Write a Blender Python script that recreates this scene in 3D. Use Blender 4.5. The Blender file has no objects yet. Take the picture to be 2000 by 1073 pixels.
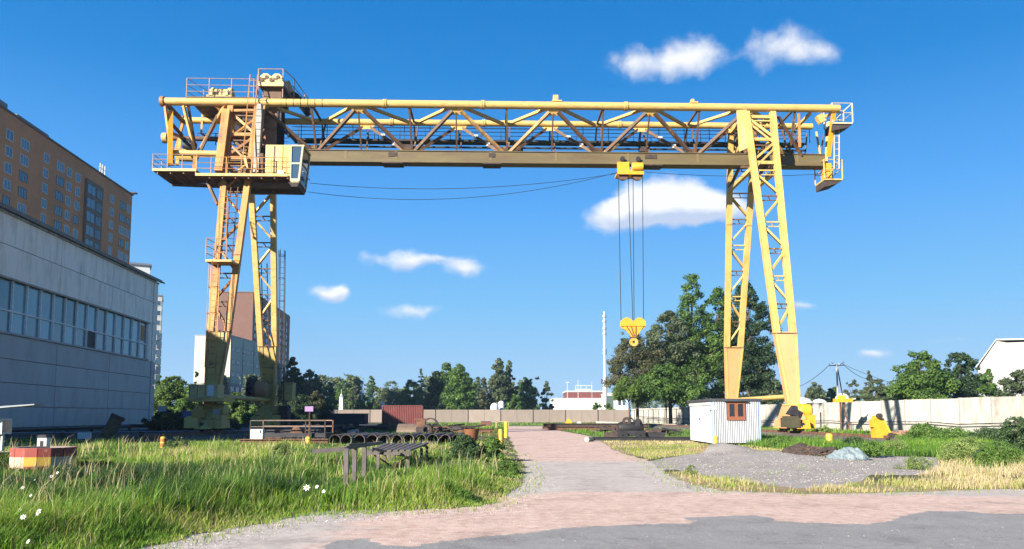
import bpy, math, random
import numpy as np
from mathutils import Vector, Matrix, noise as mnoise

# ------------------------------------------------------------------ camera, sky, sun, exposure
F = 1500.0; TILT = math.radians(4.9); EYE = 1.65; HORIZ = 812.0
CVY = HORIZ - F*math.tan(TILT)
_ct, _st = math.cos(TILT), math.sin(TILT)
SC = bpy.context.scene
cam_d = bpy.data.cameras.new('camera'); cam = bpy.data.objects.new('camera', cam_d)
SC.collection.objects.link(cam); SC.camera = cam
cam.location = (0, 0, EYE); cam.rotation_euler = (math.pi/2 + TILT, 0, 0)
cam_d.sensor_width = 36; cam_d.lens = 36*F/2000
cam_d.shift_y = (CVY - 536.5)/2000
cam_d.clip_start = .1; cam_d.clip_end = 6000

SUN_EL = math.radians(24.0)
TRAVEL = Vector((1.0, 1.08)).normalized()          # where shadows go on the ground
SKY_STRENGTH = .05; SUN_STRENGTH = 5.0; EXPOSURE = 1.58
sd = bpy.data.lights.new('sun', 'SUN'); so = bpy.data.objects.new('sun', sd); SC.collection.objects.link(so)
sd.energy = SUN_STRENGTH; sd.angle = math.radians(.55); sd.color = (1.0, .93, .81)
sdir = Vector((TRAVEL.x*math.cos(SUN_EL), TRAVEL.y*math.cos(SUN_EL), -math.sin(SUN_EL)))
so.rotation_euler = sdir.to_track_quat('-Z', 'Y').to_euler(); so.location = (-60, -60, 60)
SC.view_settings.view_transform = 'Standard'; SC.view_settings.look = 'None'
SC.view_settings.exposure = EXPOSURE; SC.view_settings.gamma = 1
SC.render.engine = 'CYCLES'
SC.cycles.max_bounces = 6; SC.cycles.transparent_max_bounces = 8
SC.cycles.diffuse_bounces = 3; SC.cycles.glossy_bounces = 3; SC.cycles.transmission_bounces = 4; SC.cycles.volume_bounces = 1
SC.cycles.sample_clamp_indirect = 6

def ray(u, v):
    a = (u-1000)/F; b = (CVY-v)/F
    return (a, _ct-b*_st, _st+b*_ct)
def at(u, v, Y):
    r = ray(u, v); k = Y/r[1]; return Vector((r[0]*k, Y, EYE+r[2]*k))
def gnd(u, v, z=0.0):
    r = ray(u, v); k = (z-EYE)/r[2]; return Vector((r[0]*k, r[1]*k, z))

def ramp(N, stops):
    r = N.new('ShaderNodeValToRGB'); e = r.color_ramp.elements
    while len(e) < len(stops): e.new(.5)
    for i, (p, c) in enumerate(stops): e[i].position = p; e[i].color = (*c, 1) if len(c) == 3 else c
    return r
world = bpy.data.worlds.new('World'); SC.world = world; world.use_nodes = True
def build_world():
    nt = world.node_tree; N = nt.nodes; L = nt.links
    for n in list(N): N.remove(n)
    out = N.new('ShaderNodeOutputWorld'); bg = N.new('ShaderNodeBackground'); L.new(bg.outputs[0], out.inputs[0])
    sky = N.new('ShaderNodeTexSky'); sky.sky_type = 'NISHITA'; sky.sun_disc = False
    sky.sun_elevation = SUN_EL; sky.sun_rotation = math.atan2(-TRAVEL.x, -TRAVEL.y)
    sky.air_density = 1.0; sky.dust_density = .35; sky.ozone_density = 2.2; sky.altitude = 60
    def math_(op, a, b=None, clamp=False):
        n = N.new('ShaderNodeMath'); n.operation = op; n.use_clamp = clamp
        for i, x in enumerate((a, b)):
            if x is None: continue
            if isinstance(x, (int, float)): n.inputs[i].default_value = x
            else: L.new(x, n.inputs[i])
        return n.outputs[0]
    tc = N.new('ShaderNodeTexCoord')
    # clear air graded by height above the horizon, over the whole dome
    sx = N.new('ShaderNodeSeparateXYZ'); L.new(tc.outputs['Generated'], sx.inputs[0])
    gr = ramp(N, [(0.0, (3.0, 4.3, 5.9)), (.05, (2.4, 4.1, 6.2)), (.14, (1.4, 3.7, 6.4)), (.27, (.62, 2.7, 6.4)), (.40, (.11, 1.75, 4.9)), (.52, (.0, 1.3, 4.2)), (1.0, (.0, .6, 2.4))])
    L.new(sx.outputs['Z'], gr.inputs[0])
    hsv = N.new('ShaderNodeMix'); hsv.data_type = 'RGBA'; hsv.inputs['Factor'].default_value = .96
    L.new(sky.outputs[0], hsv.inputs['A']); L.new(gr.outputs[0], hsv.inputs['B'])
    # clouds: soft ellipses in sky directions, broken up by noise
    nz = N.new('ShaderNodeTexNoise'); nz.inputs['Scale'].default_value = 30; nz.inputs['Detail'].default_value = 10; nz.inputs['Roughness'].default_value = .55
    L.new(tc.outputs['Generated'], nz.inputs['Vector'])
    wn = N.new('ShaderNodeTexNoise'); wn.inputs['Scale'].default_value = 11; wn.inputs['Detail'].default_value = 5
    L.new(tc.outputs['Generated'], wn.inputs['Vector'])
    sub = N.new('ShaderNodeVectorMath'); sub.operation = 'SUBTRACT'; L.new(wn.outputs['Color'], sub.inputs[0]); sub.inputs[1].default_value = (.5, .5, .5)
    scl = N.new('ShaderNodeVectorMath'); scl.operation = 'SCALE'; L.new(sub.outputs[0], scl.inputs[0]); scl.inputs['Scale'].default_value = .045
    wd = N.new('ShaderNodeVectorMath'); wd.operation = 'ADD'; L.new(tc.outputs['Generated'], wd.inputs[0]); L.new(scl.outputs[0], wd.inputs[1])
    blobs = [(1222, 125, 46, 40, .62), (1348, 102, 84, 46, .74), (1285, 128, 76, 28, .60), (1526, 88, 76, 52, .66), (1608, 100, 60, 24, .46),
             (1298, 385, 96, 46, 1.35), (1215, 428, 82, 36, 1.0), (1385, 405, 84, 42, 1.15), (1300, 415, 150, 34, 1.1),
             (724, 502, 32, 18, .45), (800, 503, 62, 22, .85), (872, 500, 62, 17, .6), (908, 521, 55, 20, .8),
             (636, 577, 55, 19, .9), (668, 570, 24, 18, .9), (808, 610, 72, 17, .55), (1572, 589, 46, 15, .6), (1705, 685, 34, 11, .8), (1830, 662, 85, 8, .35),
             (-420, 300, 160, 60, 1.0), (2600, 420, 220, 70, 1.0), (-900, 520, 200, 50, .9), (3400, 560, 260, 50, .9)]
    tot = None; shade = None
    for (u, v, a, b, k) in blobs:
        d = Vector(ray(u, v)).normalized(); r = Vector((d.y, -d.x, 0)).normalized(); up = r.cross(d)
        kk = F*(1+((u-1000)/F)**2*.5)
        def dot(vec, s):
            n = N.new('ShaderNodeVectorMath'); n.operation = 'DOT_PRODUCT'; L.new(wd.outputs[0], n.inputs[0]); n.inputs[1].default_value = vec*(1/s)
            return n.outputs['Value']
        x = dot(r, a*1.14/kk); y = dot(up, b*1.14/kk)
        q = math_('ADD', math_('MULTIPLY', x, x), math_('MULTIPLY', y, y))
        m = math_('MULTIPLY', math_('SUBTRACT', 1.0, math_('POWER', q, .5), True), k)
        fr = math_('GREATER_THAN', dot(d, 1.0), 0.0)
        m = math_('MULTIPLY', m, fr)
        s = math_('MULTIPLY', m, math_('ADD', y, .15))
        tot = m if tot is None else math_('ADD', tot, m)
        shade = s if shade is None else math_('ADD', shade, s)
    dens = math_('SUBTRACT', math_('ADD', tot, math_('MULTIPLY', math_('SUBTRACT', nz.outputs['Fac'], .5), 1.0)), .10)
    dens = math_('MULTIPLY', dens, math_('MULTIPLY', tot, 9.0, True))
    mr = N.new('ShaderNodeMapRange'); mr.interpolation_type = 'SMOOTHSTEP'; L.new(dens, mr.inputs['Value'])
    mr.inputs['From Min'].default_value = -.02; mr.inputs['From Max'].default_value = .72; mr.inputs['To Max'].default_value = .97
    sh = N.new('ShaderNodeMapRange'); L.new(math_('ADD', shade, math_('MULTIPLY', math_('SUBTRACT', nz.outputs['Fac'], .5), .5)), sh.inputs['Value'])
    sh.inputs['From Min'].default_value = -.20; sh.inputs['From Max'].default_value = .20
    cc = N.new('ShaderNodeMix'); cc.data_type = 'RGBA'; L.new(sh.outputs[0], cc.inputs['Factor'])
    cc.inputs['A'].default_value = (3.9, 4.6, 6.0, 1); cc.inputs['B'].default_value = (6.9, 7.0, 7.2, 1)
    mx = N.new('ShaderNodeMix'); mx.data_type = 'RGBA'; L.new(mr.outputs[0], mx.inputs['Factor']); L.new(hsv.outputs['Result'], mx.inputs['A']); L.new(cc.outputs['Result'], mx.inputs['B'])
    L.new(mx.outputs['Result'], bg.inputs['Color']); bg.inputs['Strength'].default_value = SKY_STRENGTH
build_world()

# ------------------------------------------------------------------ helpers
COL = SC.collection
rnd = random.Random(7)
NR = np.random.default_rng(11)

def tag(o, label=None, cat=None, group=None, kind=None):
    if label: o['label'] = label
    if cat: o['category'] = cat
    if group: o['group'] = group
    if kind: o['kind'] = kind
    return o
def empty(name, loc=(0, 0, 0), rz=0.0, label=None, cat=None, group=None):
    o = bpy.data.objects.new(name, None); COL.objects.link(o)
    o.location = loc; o.rotation_euler = (0, 0, rz); o.empty_display_size = .3
    return tag(o, label, cat, group)
def link(name, me, parent=None, loc=None, rz=None):
    o = bpy.data.objects.new(name, me); COL.objects.link(o)
    if parent is not None: o.parent = parent
    if loc is not None: o.location = loc
    if rz is not None: o.rotation_euler = (0, 0, rz)
    return o

class MB:
    def __init__(s): s.v = []; s.f = []; s.sm = []
    def add(s, vs, fs, smooth=False):
        n = len(s.v); s.v += [tuple(p) for p in vs]; s.f += [tuple(i+n for i in f) for f in fs]; s.sm += [smooth]*len(fs); return s
    def hexa(s, p):   # 8 points: bottom 4 ccw, top 4
        return s.add(p, [(3, 2, 1, 0), (4, 5, 6, 7), (0, 1, 5, 4), (1, 2, 6, 5), (2, 3, 7, 6), (3, 0, 4, 7)])
    def box(s, x0, x1, y0, y1, z0, z1):
        return s.hexa([(x0, y0, z0), (x1, y0, z0), (x1, y1, z0), (x0, y1, z0), (x0, y0, z1), (x1, y0, z1), (x1, y1, z1), (x0, y1, z1)])
    def cbox(s, c, sx, sy, sz, rz=0.0):
        M = Matrix.Rotation(rz, 3, 'Z'); c = Vector(c)
        P = [(-1, -1, -1), (1, -1, -1), (1, 1, -1), (-1, 1, -1), (-1, -1, 1), (1, -1, 1), (1, 1, 1), (-1, 1, 1)]
        return s.hexa([c + M @ Vector((a*sx/2, b*sy/2, d*sz/2)) for a, b, d in P])
    def beam(s, p, q, w=.2, h=None, up=(0, 0, 1), w2=None, h2=None):
        p = Vector(p); q = Vector(q); h = h or w; w2 = w2 or w; h2 = h2 or h
        d = (q-p).normalized(); up = Vector(up)
        if abs(d.dot(up)) > .98: up = Vector((0, 1, 0))
        r = d.cross(up).normalized(); t = r.cross(d)
        P = []
        for c, a, b in ((p, w, h), (q, w2, h2)):
            P += [c - r*a/2 - t*b/2, c + r*a/2 - t*b/2, c + r*a/2 + t*b/2, c - r*a/2 + t*b/2]
        return s.hexa(P)
    def tube(s, p, q, r=.1, n=8, r2=None, cap=True):
        p = Vector(p); q = Vector(q); r2 = r if r2 is None else r2
        d = (q-p).normalized(); up = Vector((0, 0, 1)) if abs(d.z) < .95 else Vector((0, 1, 0))
        a = d.cross(up).normalized(); b = a.cross(d)
        vs = [c + (a*math.cos(2*math.pi*i/n)+b*math.sin(2*math.pi*i/n))*rr for c, rr in ((p, r), (q, r2)) for i in range(n)]
        s.add(vs, [(i, i+n, (i+1) % n+n, (i+1) % n) for i in range(n)], True)
        if cap: s.add(vs, [tuple(range(n)), tuple(range(2*n-1, n-1, -1))])
        return s
    def path(s, pts, r, n=6):
        for a, b in zip(pts[:-1], pts[1:]): s.tube(a, b, r, n)
        return s
    def lathe(s, prof, c=(0, 0, 0), n=16, ax='Z'):
        vs = []
        for (r, h) in prof:
            for i in range(n):
                a = 2*math.pi*i/n; x, y = r*math.cos(a), r*math.sin(a)
                p = (x, y, h) if ax == 'Z' else ((h, x, y) if ax == 'X' else (x, h, y))
                vs.append((c[0]+p[0], c[1]+p[1], c[2]+p[2]))
        fs = [(k*n+i, k*n+(i+1) % n, (k+1)*n+(i+1) % n, (k+1)*n+i) for k in range(len(prof)-1) for i in range(n)]
        return s.add(vs, fs, True)
    def prism(s, poly, off):   # polygon of 3D points extruded by off
        off = Vector(off); n = len(poly); vs = [Vector(p) for p in poly]; vs += [p+off for p in vs[:n]]
        return s.add(vs, [tuple(range(n-1, -1, -1)), tuple(range(n, 2*n))] + [(i, (i+1) % n, (i+1) % n+n, i+n) for i in range(n)])
    def mesh(s, name, m):
        me = bpy.data.meshes.new(name); me.from_pydata(s.v, [], s.f)
        me.polygons.foreach_set('use_smooth', s.sm)
        if m: me.materials.append(m)
        me.update()
        if any(s.sm): me.set_sharp_from_angle(angle=math.radians(38))
        return me
    def build(s, name, m, parent=None, **k):
        return tag(link(name, s.mesh(name, m), parent), **k)
def sharp(o, ang=35):
    me = o.data
    try: me.set_sharp_from_angle(angle=math.radians(ang))
    except Exception: pass
    return o
def blob(name, m, c, size, seed=0, rough=.25, sub=3, parent=None, floor=None, **k):
    import bmesh
    bm = bmesh.new(); bmesh.ops.create_icosphere(bm, subdivisions=sub, radius=1)
    for v in bm.verts:
        n = mnoise.fractal(v.co*1.3+Vector((seed*3.1, seed, 0)), 1.0, 2.0, 4)
        v.co *= 1+rough*n
        v.co = Vector((v.co.x*size[0], v.co.y*size[1], v.co.z*size[2]))
        if floor is not None and v.co.z < floor: v.co.z = floor
    me = bpy.data.meshes.new(name); bm.to_mesh(me); bm.free(); me.materials.append(m)
    for p in me.polygons: p.use_smooth = True
    return tag(link(name, me, parent, c), **k)

# ------------------------------------------------------------------ materials
MATS = {}
# base colour factors, lowered to keep sunlit, mostly upright surfaces from overexposing
ALBEDO_SCALE = {'crane_paint_pale_yellow': .86, 'crane_paint_yellow': .68, 'crane_paint_orange': .66, 'crane_paint_old_orange': .78, 'yellow_bright': .66, 'cabinet_cream_yellow': .72, 'winch_cream_yellow': .75,
        'hut_white': .72, 'hut_blue_white': .60, 'white_wall_concrete': .66, 'fence_base_grey': .62, 'far_wall_concrete': .66, 'works_white': .72, 'red_brown_brick': .62, 'white_paint': .72, 'white_trim': .72,
        'works_red_band': .55, 'rib_red': .5, 'office_cream': .7, 'hall_cladding': .5, 'hall_yellow': .65, 'hall_grey_panel': .7, 'window_wood_red': .75, 'chimney_white': .75, 'chimney_grey': .7, 'bollard_yellow': .72,
        'painted_red': .75, 'painted_yellow': .75, 'painted_pale_pink': .75, 'fence_post_grey': .6, 'petal_white': .75, 'kerb_pale': .72, 'crane_brown_braces': .9, 'beam_paint_grimy': .72, 'hall_roof': .7}
def pm(name, c1, c2=None, scale=3.0, rough=.7, metal=0.0, bump=.15, bscale=30.0, dirt=None, dscale=1.0, dlo=.5, dhi=.7, stretch=(1, 1, 1),
       jitter=0.0, spec=.4, bdist=.02, clo=.3, chi=.7):
    if name in MATS: return MATS[name]
    q_ = ALBEDO_SCALE.get(name, 1.0); c1 = tuple(x*q_ for x in c1); c2 = tuple(x*q_ for x in c2) if c2 else None
    m = bpy.data.materials.new(name); m.use_nodes = True; nt = m.node_tree; N = nt.nodes; L = nt.links
    b = N['Principled BSDF']; b.inputs['Roughness'].default_value = rough; b.inputs['Metallic'].default_value = metal
    b.inputs['Specular IOR Level'].default_value = spec
    tc = N.new('ShaderNodeTexCoord'); mp = N.new('ShaderNodeMapping'); mp.inputs['Scale'].default_value = stretch
    oi = N.new('ShaderNodeObjectInfo'); ad = N.new('ShaderNodeVectorMath'); ad.operation = 'MULTIPLY_ADD'
    cb = N.new('ShaderNodeCombineXYZ')
    for i in range(3): L.new(oi.outputs['Random'], cb.inputs[i])
    L.new(cb.outputs[0], ad.inputs[0]); ad.inputs[1].default_value = (37, 53, 71); L.new(tc.outputs['Object'], ad.inputs[2])
    L.new(ad.outputs[0], mp.inputs[0])
    n1 = N.new('ShaderNodeTexNoise'); n1.inputs['Scale'].default_value = scale; n1.inputs['Detail'].default_value = 6; n1.inputs['Roughness'].default_value = .62
    L.new(mp.outputs[0], n1.inputs['Vector'])
    c2 = c2 or tuple(x*.8 for x in c1)
    r1 = ramp(N, [(clo, c2), (chi, c1)]); L.new(n1.outputs['Fac'], r1.inputs[0])
    col = r1.outputs[0]
    if dirt:
        n2 = N.new('ShaderNodeTexNoise'); n2.inputs['Scale'].default_value = dscale; n2.inputs['Detail'].default_value = 8; n2.inputs['Roughness'].default_value = .7
        L.new(mp.outputs[0], n2.inputs['Vector'])
        mr = N.new('ShaderNodeMapRange'); mr.inputs['From Min'].default_value = dlo; mr.inputs['From Max'].default_value = dhi; L.new(n2.outputs['Fac'], mr.inputs['Value'])
        mx = N.new('ShaderNodeMix'); mx.data_type = 'RGBA'; L.new(mr.outputs[0], mx.inputs['Factor']); L.new(col, mx.inputs['A']); mx.inputs['B'].default_value = (*dirt, 1)
        col = mx.outputs['Result']
    if jitter:
        mr2 = N.new('ShaderNodeMapRange'); mr2.inputs['To Min'].default_value = 1-jitter; mr2.inputs['To Max'].default_value = 1+jitter*.6; L.new(oi.outputs['Random'], mr2.inputs['Value'])
        h = N.new('ShaderNodeHueSaturation'); L.new(col, h.inputs['Color']); L.new(mr2.outputs[0], h.inputs['Value']); col = h.outputs[0]
    L.new(col, b.inputs['Base Color'])
    if bump:
        n3 = N.new('ShaderNodeTexNoise'); n3.inputs['Scale'].default_value = bscale; n3.inputs['Detail'].default_value = 4
        L.new(mp.outputs[0], n3.inputs['Vector'])
        bp = N.new('ShaderNodeBump'); bp.inputs['Strength'].default_value = bump; bp.inputs['Distance'].default_value = bdist
        L.new(n3.outputs['Fac'], bp.inputs['Height']); L.new(bp.outputs[0], b.inputs['Normal'])
    MATS[name] = m; return m
def leafmat(name, dark, light, trans=.35, rough=.55, attr='tint', mid=None):
    m = bpy.data.materials.new(name); m.use_nodes = True; nt = m.node_tree; N = nt.nodes; L = nt.links
    for n in list(N): N.remove(n)
    out = N.new('ShaderNodeOutputMaterial'); b = N.new('ShaderNodeBsdfPrincipled'); t = N.new('ShaderNodeBsdfTranslucent'); mx = N.new('ShaderNodeMixShader')
    at_ = N.new('ShaderNodeAttribute'); at_.attribute_name = attr
    st = [(0, dark), (.5, mid), (1, light)] if mid else [(0, dark), (1, light)]
    r = ramp(N, st); L.new(at_.outputs['Fac'], r.inputs[0])
    L.new(r.outputs[0], b.inputs['Base Color']); b.inputs['Roughness'].default_value = rough; b.inputs['Specular IOR Level'].default_value = .25
    h = N.new('ShaderNodeHueSaturation'); h.inputs['Hue'].default_value = .48; h.inputs['Value'].default_value = 1.3; L.new(r.outputs[0], h.inputs['Color']); L.new(h.outputs[0], t.inputs[0])
    mx.inputs[0].default_value = trans; L.new(b.outputs[0], mx.inputs[1]); L.new(t.outputs[0], mx.inputs[2]); L.new(mx.outputs[0], out.inputs[0])
    return m
def glassmat(name, col, rough=.08, dark=.5):
    m = bpy.data.materials.new(name); m.use_nodes = True; b = m.node_tree.nodes['Principled BSDF']
    b.inputs['Base Color'].default_value = (*col, 1); b.inputs['Roughness'].default_value = rough; b.inputs['Specular IOR Level'].default_value = .9
    N = m.node_tree.nodes; L = m.node_tree.links
    tc = N.new('ShaderNodeTexCoord'); n = N.new('ShaderNodeTexNoise'); n.inputs['Scale'].default_value = .6; L.new(tc.outputs['Object'], n.inputs[0])
    bp = N.new('ShaderNodeBump'); bp.inputs['Strength'].default_value = .25; bp.inputs['Distance'].default_value = .05; L.new(n.outputs['Fac'], bp.inputs['Height']); L.new(bp.outputs[0], b.inputs['Normal'])
    oi = N.new('ShaderNodeObjectInfo'); h = N.new('ShaderNodeHueSaturation'); mr = N.new('ShaderNodeMapRange'); mr.inputs['To Min'].default_value = dark; mr.inputs['To Max'].default_value = 1.3
    L.new(oi.outputs['Random'], mr.inputs['Value']); L.new(mr.outputs[0], h.inputs['Value']); h.inputs['Color'].default_value = (*col, 1); L.new(h.outputs[0], b.inputs['Base Color'])
    return m

RUST = (.16, .062, .028)
Y_TUBE = pm('crane_paint_pale_yellow', (.64, .45, .155), (.54, .34, .10), 1.2, .5, dirt=(.30, .14, .05), dscale=2.4, dlo=.49, dhi=.74, stretch=(.6, 1, 1.5), bump=.05)
Y_LEG = pm('crane_paint_yellow', (.72, .52, .17), (.62, .40, .11), 1.0, .5, dirt=(.34, .15, .04), dscale=2.2, dlo=.52, dhi=.78, stretch=(1, 1, .5), bump=.05)
Y_PANEL = pm('crane_paint_orange', (.86, .43, .19), (.78, .36, .15), .8, .55, dirt=(.32, .13, .05), dscale=1.6, dlo=.55, dhi=.80, stretch=(1.4, 1.4, .3), bump=.05)
Y_OLD = pm('crane_paint_old_orange', (.50, .205, .04), (.56, .29, .07), .8, .6, dirt=RUST, dscale=1.1, dlo=.44, dhi=.66, stretch=(1, 1, .4), bump=.1)
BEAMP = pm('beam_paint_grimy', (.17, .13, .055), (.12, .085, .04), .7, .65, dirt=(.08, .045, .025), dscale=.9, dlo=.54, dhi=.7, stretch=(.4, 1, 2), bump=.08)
Y_OLIVE = pm('crane_paint_dull_olive', (.40, .31, .10), (.31, .23, .075), .7, .65, dirt=(.11, .055, .03), dscale=.9, dlo=.54, dhi=.7, stretch=(.4, 1, 2), bump=.08)
BROWN = pm('crane_brown_braces', (.135, .075, .04), (.08, .042, .025), 1.3, .7, dirt=(.40, .25, .09), dscale=1.2, dlo=.58, dhi=.7, bump=.1)
Y_BOX = pm('crane_paint_boxes', (.50, .42, .16), (.42, .34, .12), 1.0, .6, dirt=(.2, .12, .05), dscale=1.4, dlo=.58, dhi=.75, bump=.06)
DKSTEEL = pm('dark_steel', (.035, .035, .042), (.02, .018, .02), 4, .6, metal=.3)
BLACK = pm('black_rubber', (.015, .015, .016), (.01, .01, .01), 4, .6)
RUSTM = pm('rusty_steel', (.16, .075, .04), (.07, .035, .025), 3, .85, dirt=(.035, .022, .02), dscale=4, bump=.4)
RUSTD = pm('dark_rusty_steel', (.055, .038, .032), (.03, .022, .022), 3, .85, dirt=(.11, .055, .03), dscale=3, dlo=.55, bump=.4)
GREYST = pm('grey_steel', (.22, .24, .27), (.16, .17, .19), 3, .5, metal=.4)
WHITEP = pm('white_paint', (.78, .78, .76), (.68, .68, .66), 2, .5, dirt=(.4, .38, .33), dscale=2.5, dlo=.62, dhi=.85, bump=.05)
TRIMW = pm('white_trim', (.72, .72, .70), (.6, .6, .58), 4, .5, bump=0)
CBOX = pm('yellow_bright', (.92, .46, .03), (.80, .36, .03), 3, .5, dirt=RUST, dscale=2.5, dlo=.62, dhi=.8)
GLASS = glassmat('window_glass', (.035, .06, .09))
GLASSW = glassmat('workshop_glass', (.075, .20, .27), .10)
BARK = pm('bark', (.10, .075, .055), (.05, .035, .025), 8, .9, bump=.5, bscale=12)

# ------------------------------------------------------------------ ground
def smoothstep(a, b, x):
    t = np.clip((x-a)/(b-a), 0, 1); return t*t*(3-2*t)
def inpoly(px, py, poly):
    poly = np.asarray(poly); n = len(poly); r = np.zeros(px.shape, bool); j = n-1
    for i in range(n):
        xi, yi = poly[i]; xj, yj = poly[j]
        c = ((yi > py) != (yj > py)) & (px < (xj-xi)*(py-yi)/(yj-yi+1e-12)+xi)
        r ^= c; j = i
    return r
def pdist(px, py, poly):
    poly = np.asarray(poly); d = np.full(px.shape, 1e9)
    for i in range(len(poly)):
        a = poly[i-1]; b = poly[i]; ab = b-a; l2 = (ab**2).sum()+1e-9
        t = np.clip(((px-a[0])*ab[0]+(py-a[1])*ab[1])/l2, 0, 1)
        d = np.minimum(d, np.hypot(px-a[0]-t*ab[0], py-a[1]-t*ab[1]))
    return d
def sdf(px, py, poly):   # positive inside
    return np.where(inpoly(px, py, poly), 1, -1)*pdist(px, py, poly)
_lat = NR.random((256, 256))
def vnoise(x, y, s=1.0):
    x = np.asarray(x)*s+1000.3; y = np.asarray(y)*s+1000.7
    xi = np.floor(x).astype(int); yi = np.floor(y).astype(int); fx = x-xi; fy = y-yi
    fx = fx*fx*(3-2*fx); fy = fy*fy*(3-2*fy)
    g = lambda a, b: _lat[a & 255, b & 255]
    return (g(xi, yi)*(1-fx)+g(xi+1, yi)*fx)*(1-fy)+(g(xi, yi+1)*(1-fx)+g(xi+1, yi+1)*fx)*fy
def fbm(x, y, s=1.0):
    return (vnoise(x, y, s)*.5+vnoise(x, y, s*2.1)*.28+vnoise(x, y, s*4.3)*.15+vnoise(x, y, s*9.1)*.07)
def G2(pts): return [tuple(gnd(u, v)[:2]) for u, v in pts]
# bare ground: yard road in front plus the track that leaves it for the far wall
BARE = G2([(-900, 1500), (-500, 1300), (200, 1130), (270, 1073), (390, 1045), (500, 1024), (600, 1006), (680, 1004), (760, 1000), (860, 996), (935, 990), (980, 975), (1012, 950), (1024, 922),
           (1018, 900), (1005, 878), (1000, 862), (990, 850), (985, 842), (985, 836), (990, 831.5), (1062, 831.5), (1075, 836), (1095, 842), (1140, 850), (1168, 858),
           (1180, 866), (1195, 878), (1240, 892), (1285, 905), (1300, 925), (1345, 945), (1410, 960), (1560, 964), (1700, 964), (1850, 958), (2000, 956), (2400, 950), (3200, 1000), (3000, 1500)])
GRAVEL = G2([(1268, 902), (1300, 896), (1360, 890), (1400, 884), (1500, 884), (1640, 890), (1740, 892), (1832, 894), (1838, 922), (1790, 928), (1700, 928), (1680, 940), (1640, 952), (1560, 954), (1480, 944), (1400, 934), (1345, 922), (1290, 916)])
ASPH = G2([(900, 1600), (560, 1130), (600, 1085), (660, 1056), (720, 1052), (742, 1064), (800, 1068), (850, 1060), (930, 1050), (1040, 1040), (1090, 1032), (1180, 1027), (1270, 1024), (1350, 1023), (1356, 1018), (1330, 1012), (1380, 1009), (1470, 1007), (1505, 1011), (1520, 1018), (1600, 1022),
          (1690, 1024), (1740, 1018), (1770, 1006), (1810, 999), (1880, 998), (1920, 1003), (2000, 1004), (2500, 1000), (3200, 1100), (2600, 1500)])
DRYTRI = G2([(1150, 856), (1340, 862), (1392, 872), (1400, 884), (1340, 893), (1260, 893), (1190, 878), (1165, 864)])

def grid_mesh(name, xs, ys, zfun, m):
    X, Yy = np.meshgrid(xs, ys); nx, ny = len(xs), len(ys)
    Z = zfun(X, Yy)
    co = np.stack([X, Yy, Z], -1).reshape(-1, 3)
    i = np.arange((ny-1)*(nx-1)); r = i//(nx-1); c = i % (nx-1); a = r*nx+c
    faces = np.stack([a, a+1, a+nx+1, a+nx], 1)
    me = bpy.data.meshes.new(name); me.vertices.add(len(co)); me.vertices.foreach_set('co', co.ravel())
    me.loops.add(faces.size); me.loops.foreach_set('vertex_index', faces.ravel())
    me.polygons.add(len(faces)); me.polygons.foreach_set('loop_start', np.arange(0, faces.size, 4)); me.polygons.foreach_set('loop_total', np.full(len(faces), 4))
    me.polygons.foreach_set('use_smooth', np.ones(len(faces), bool))
    me.update(calc_edges=True); me.materials.append(m)
    return me, X.ravel(), Yy.ravel()
def set_attr(me, nm, arr):
    a = me.attributes.new(nm, 'FLOAT', 'POINT'); a.data.foreach_set('value', np.asarray(arr, np.float32))

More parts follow.
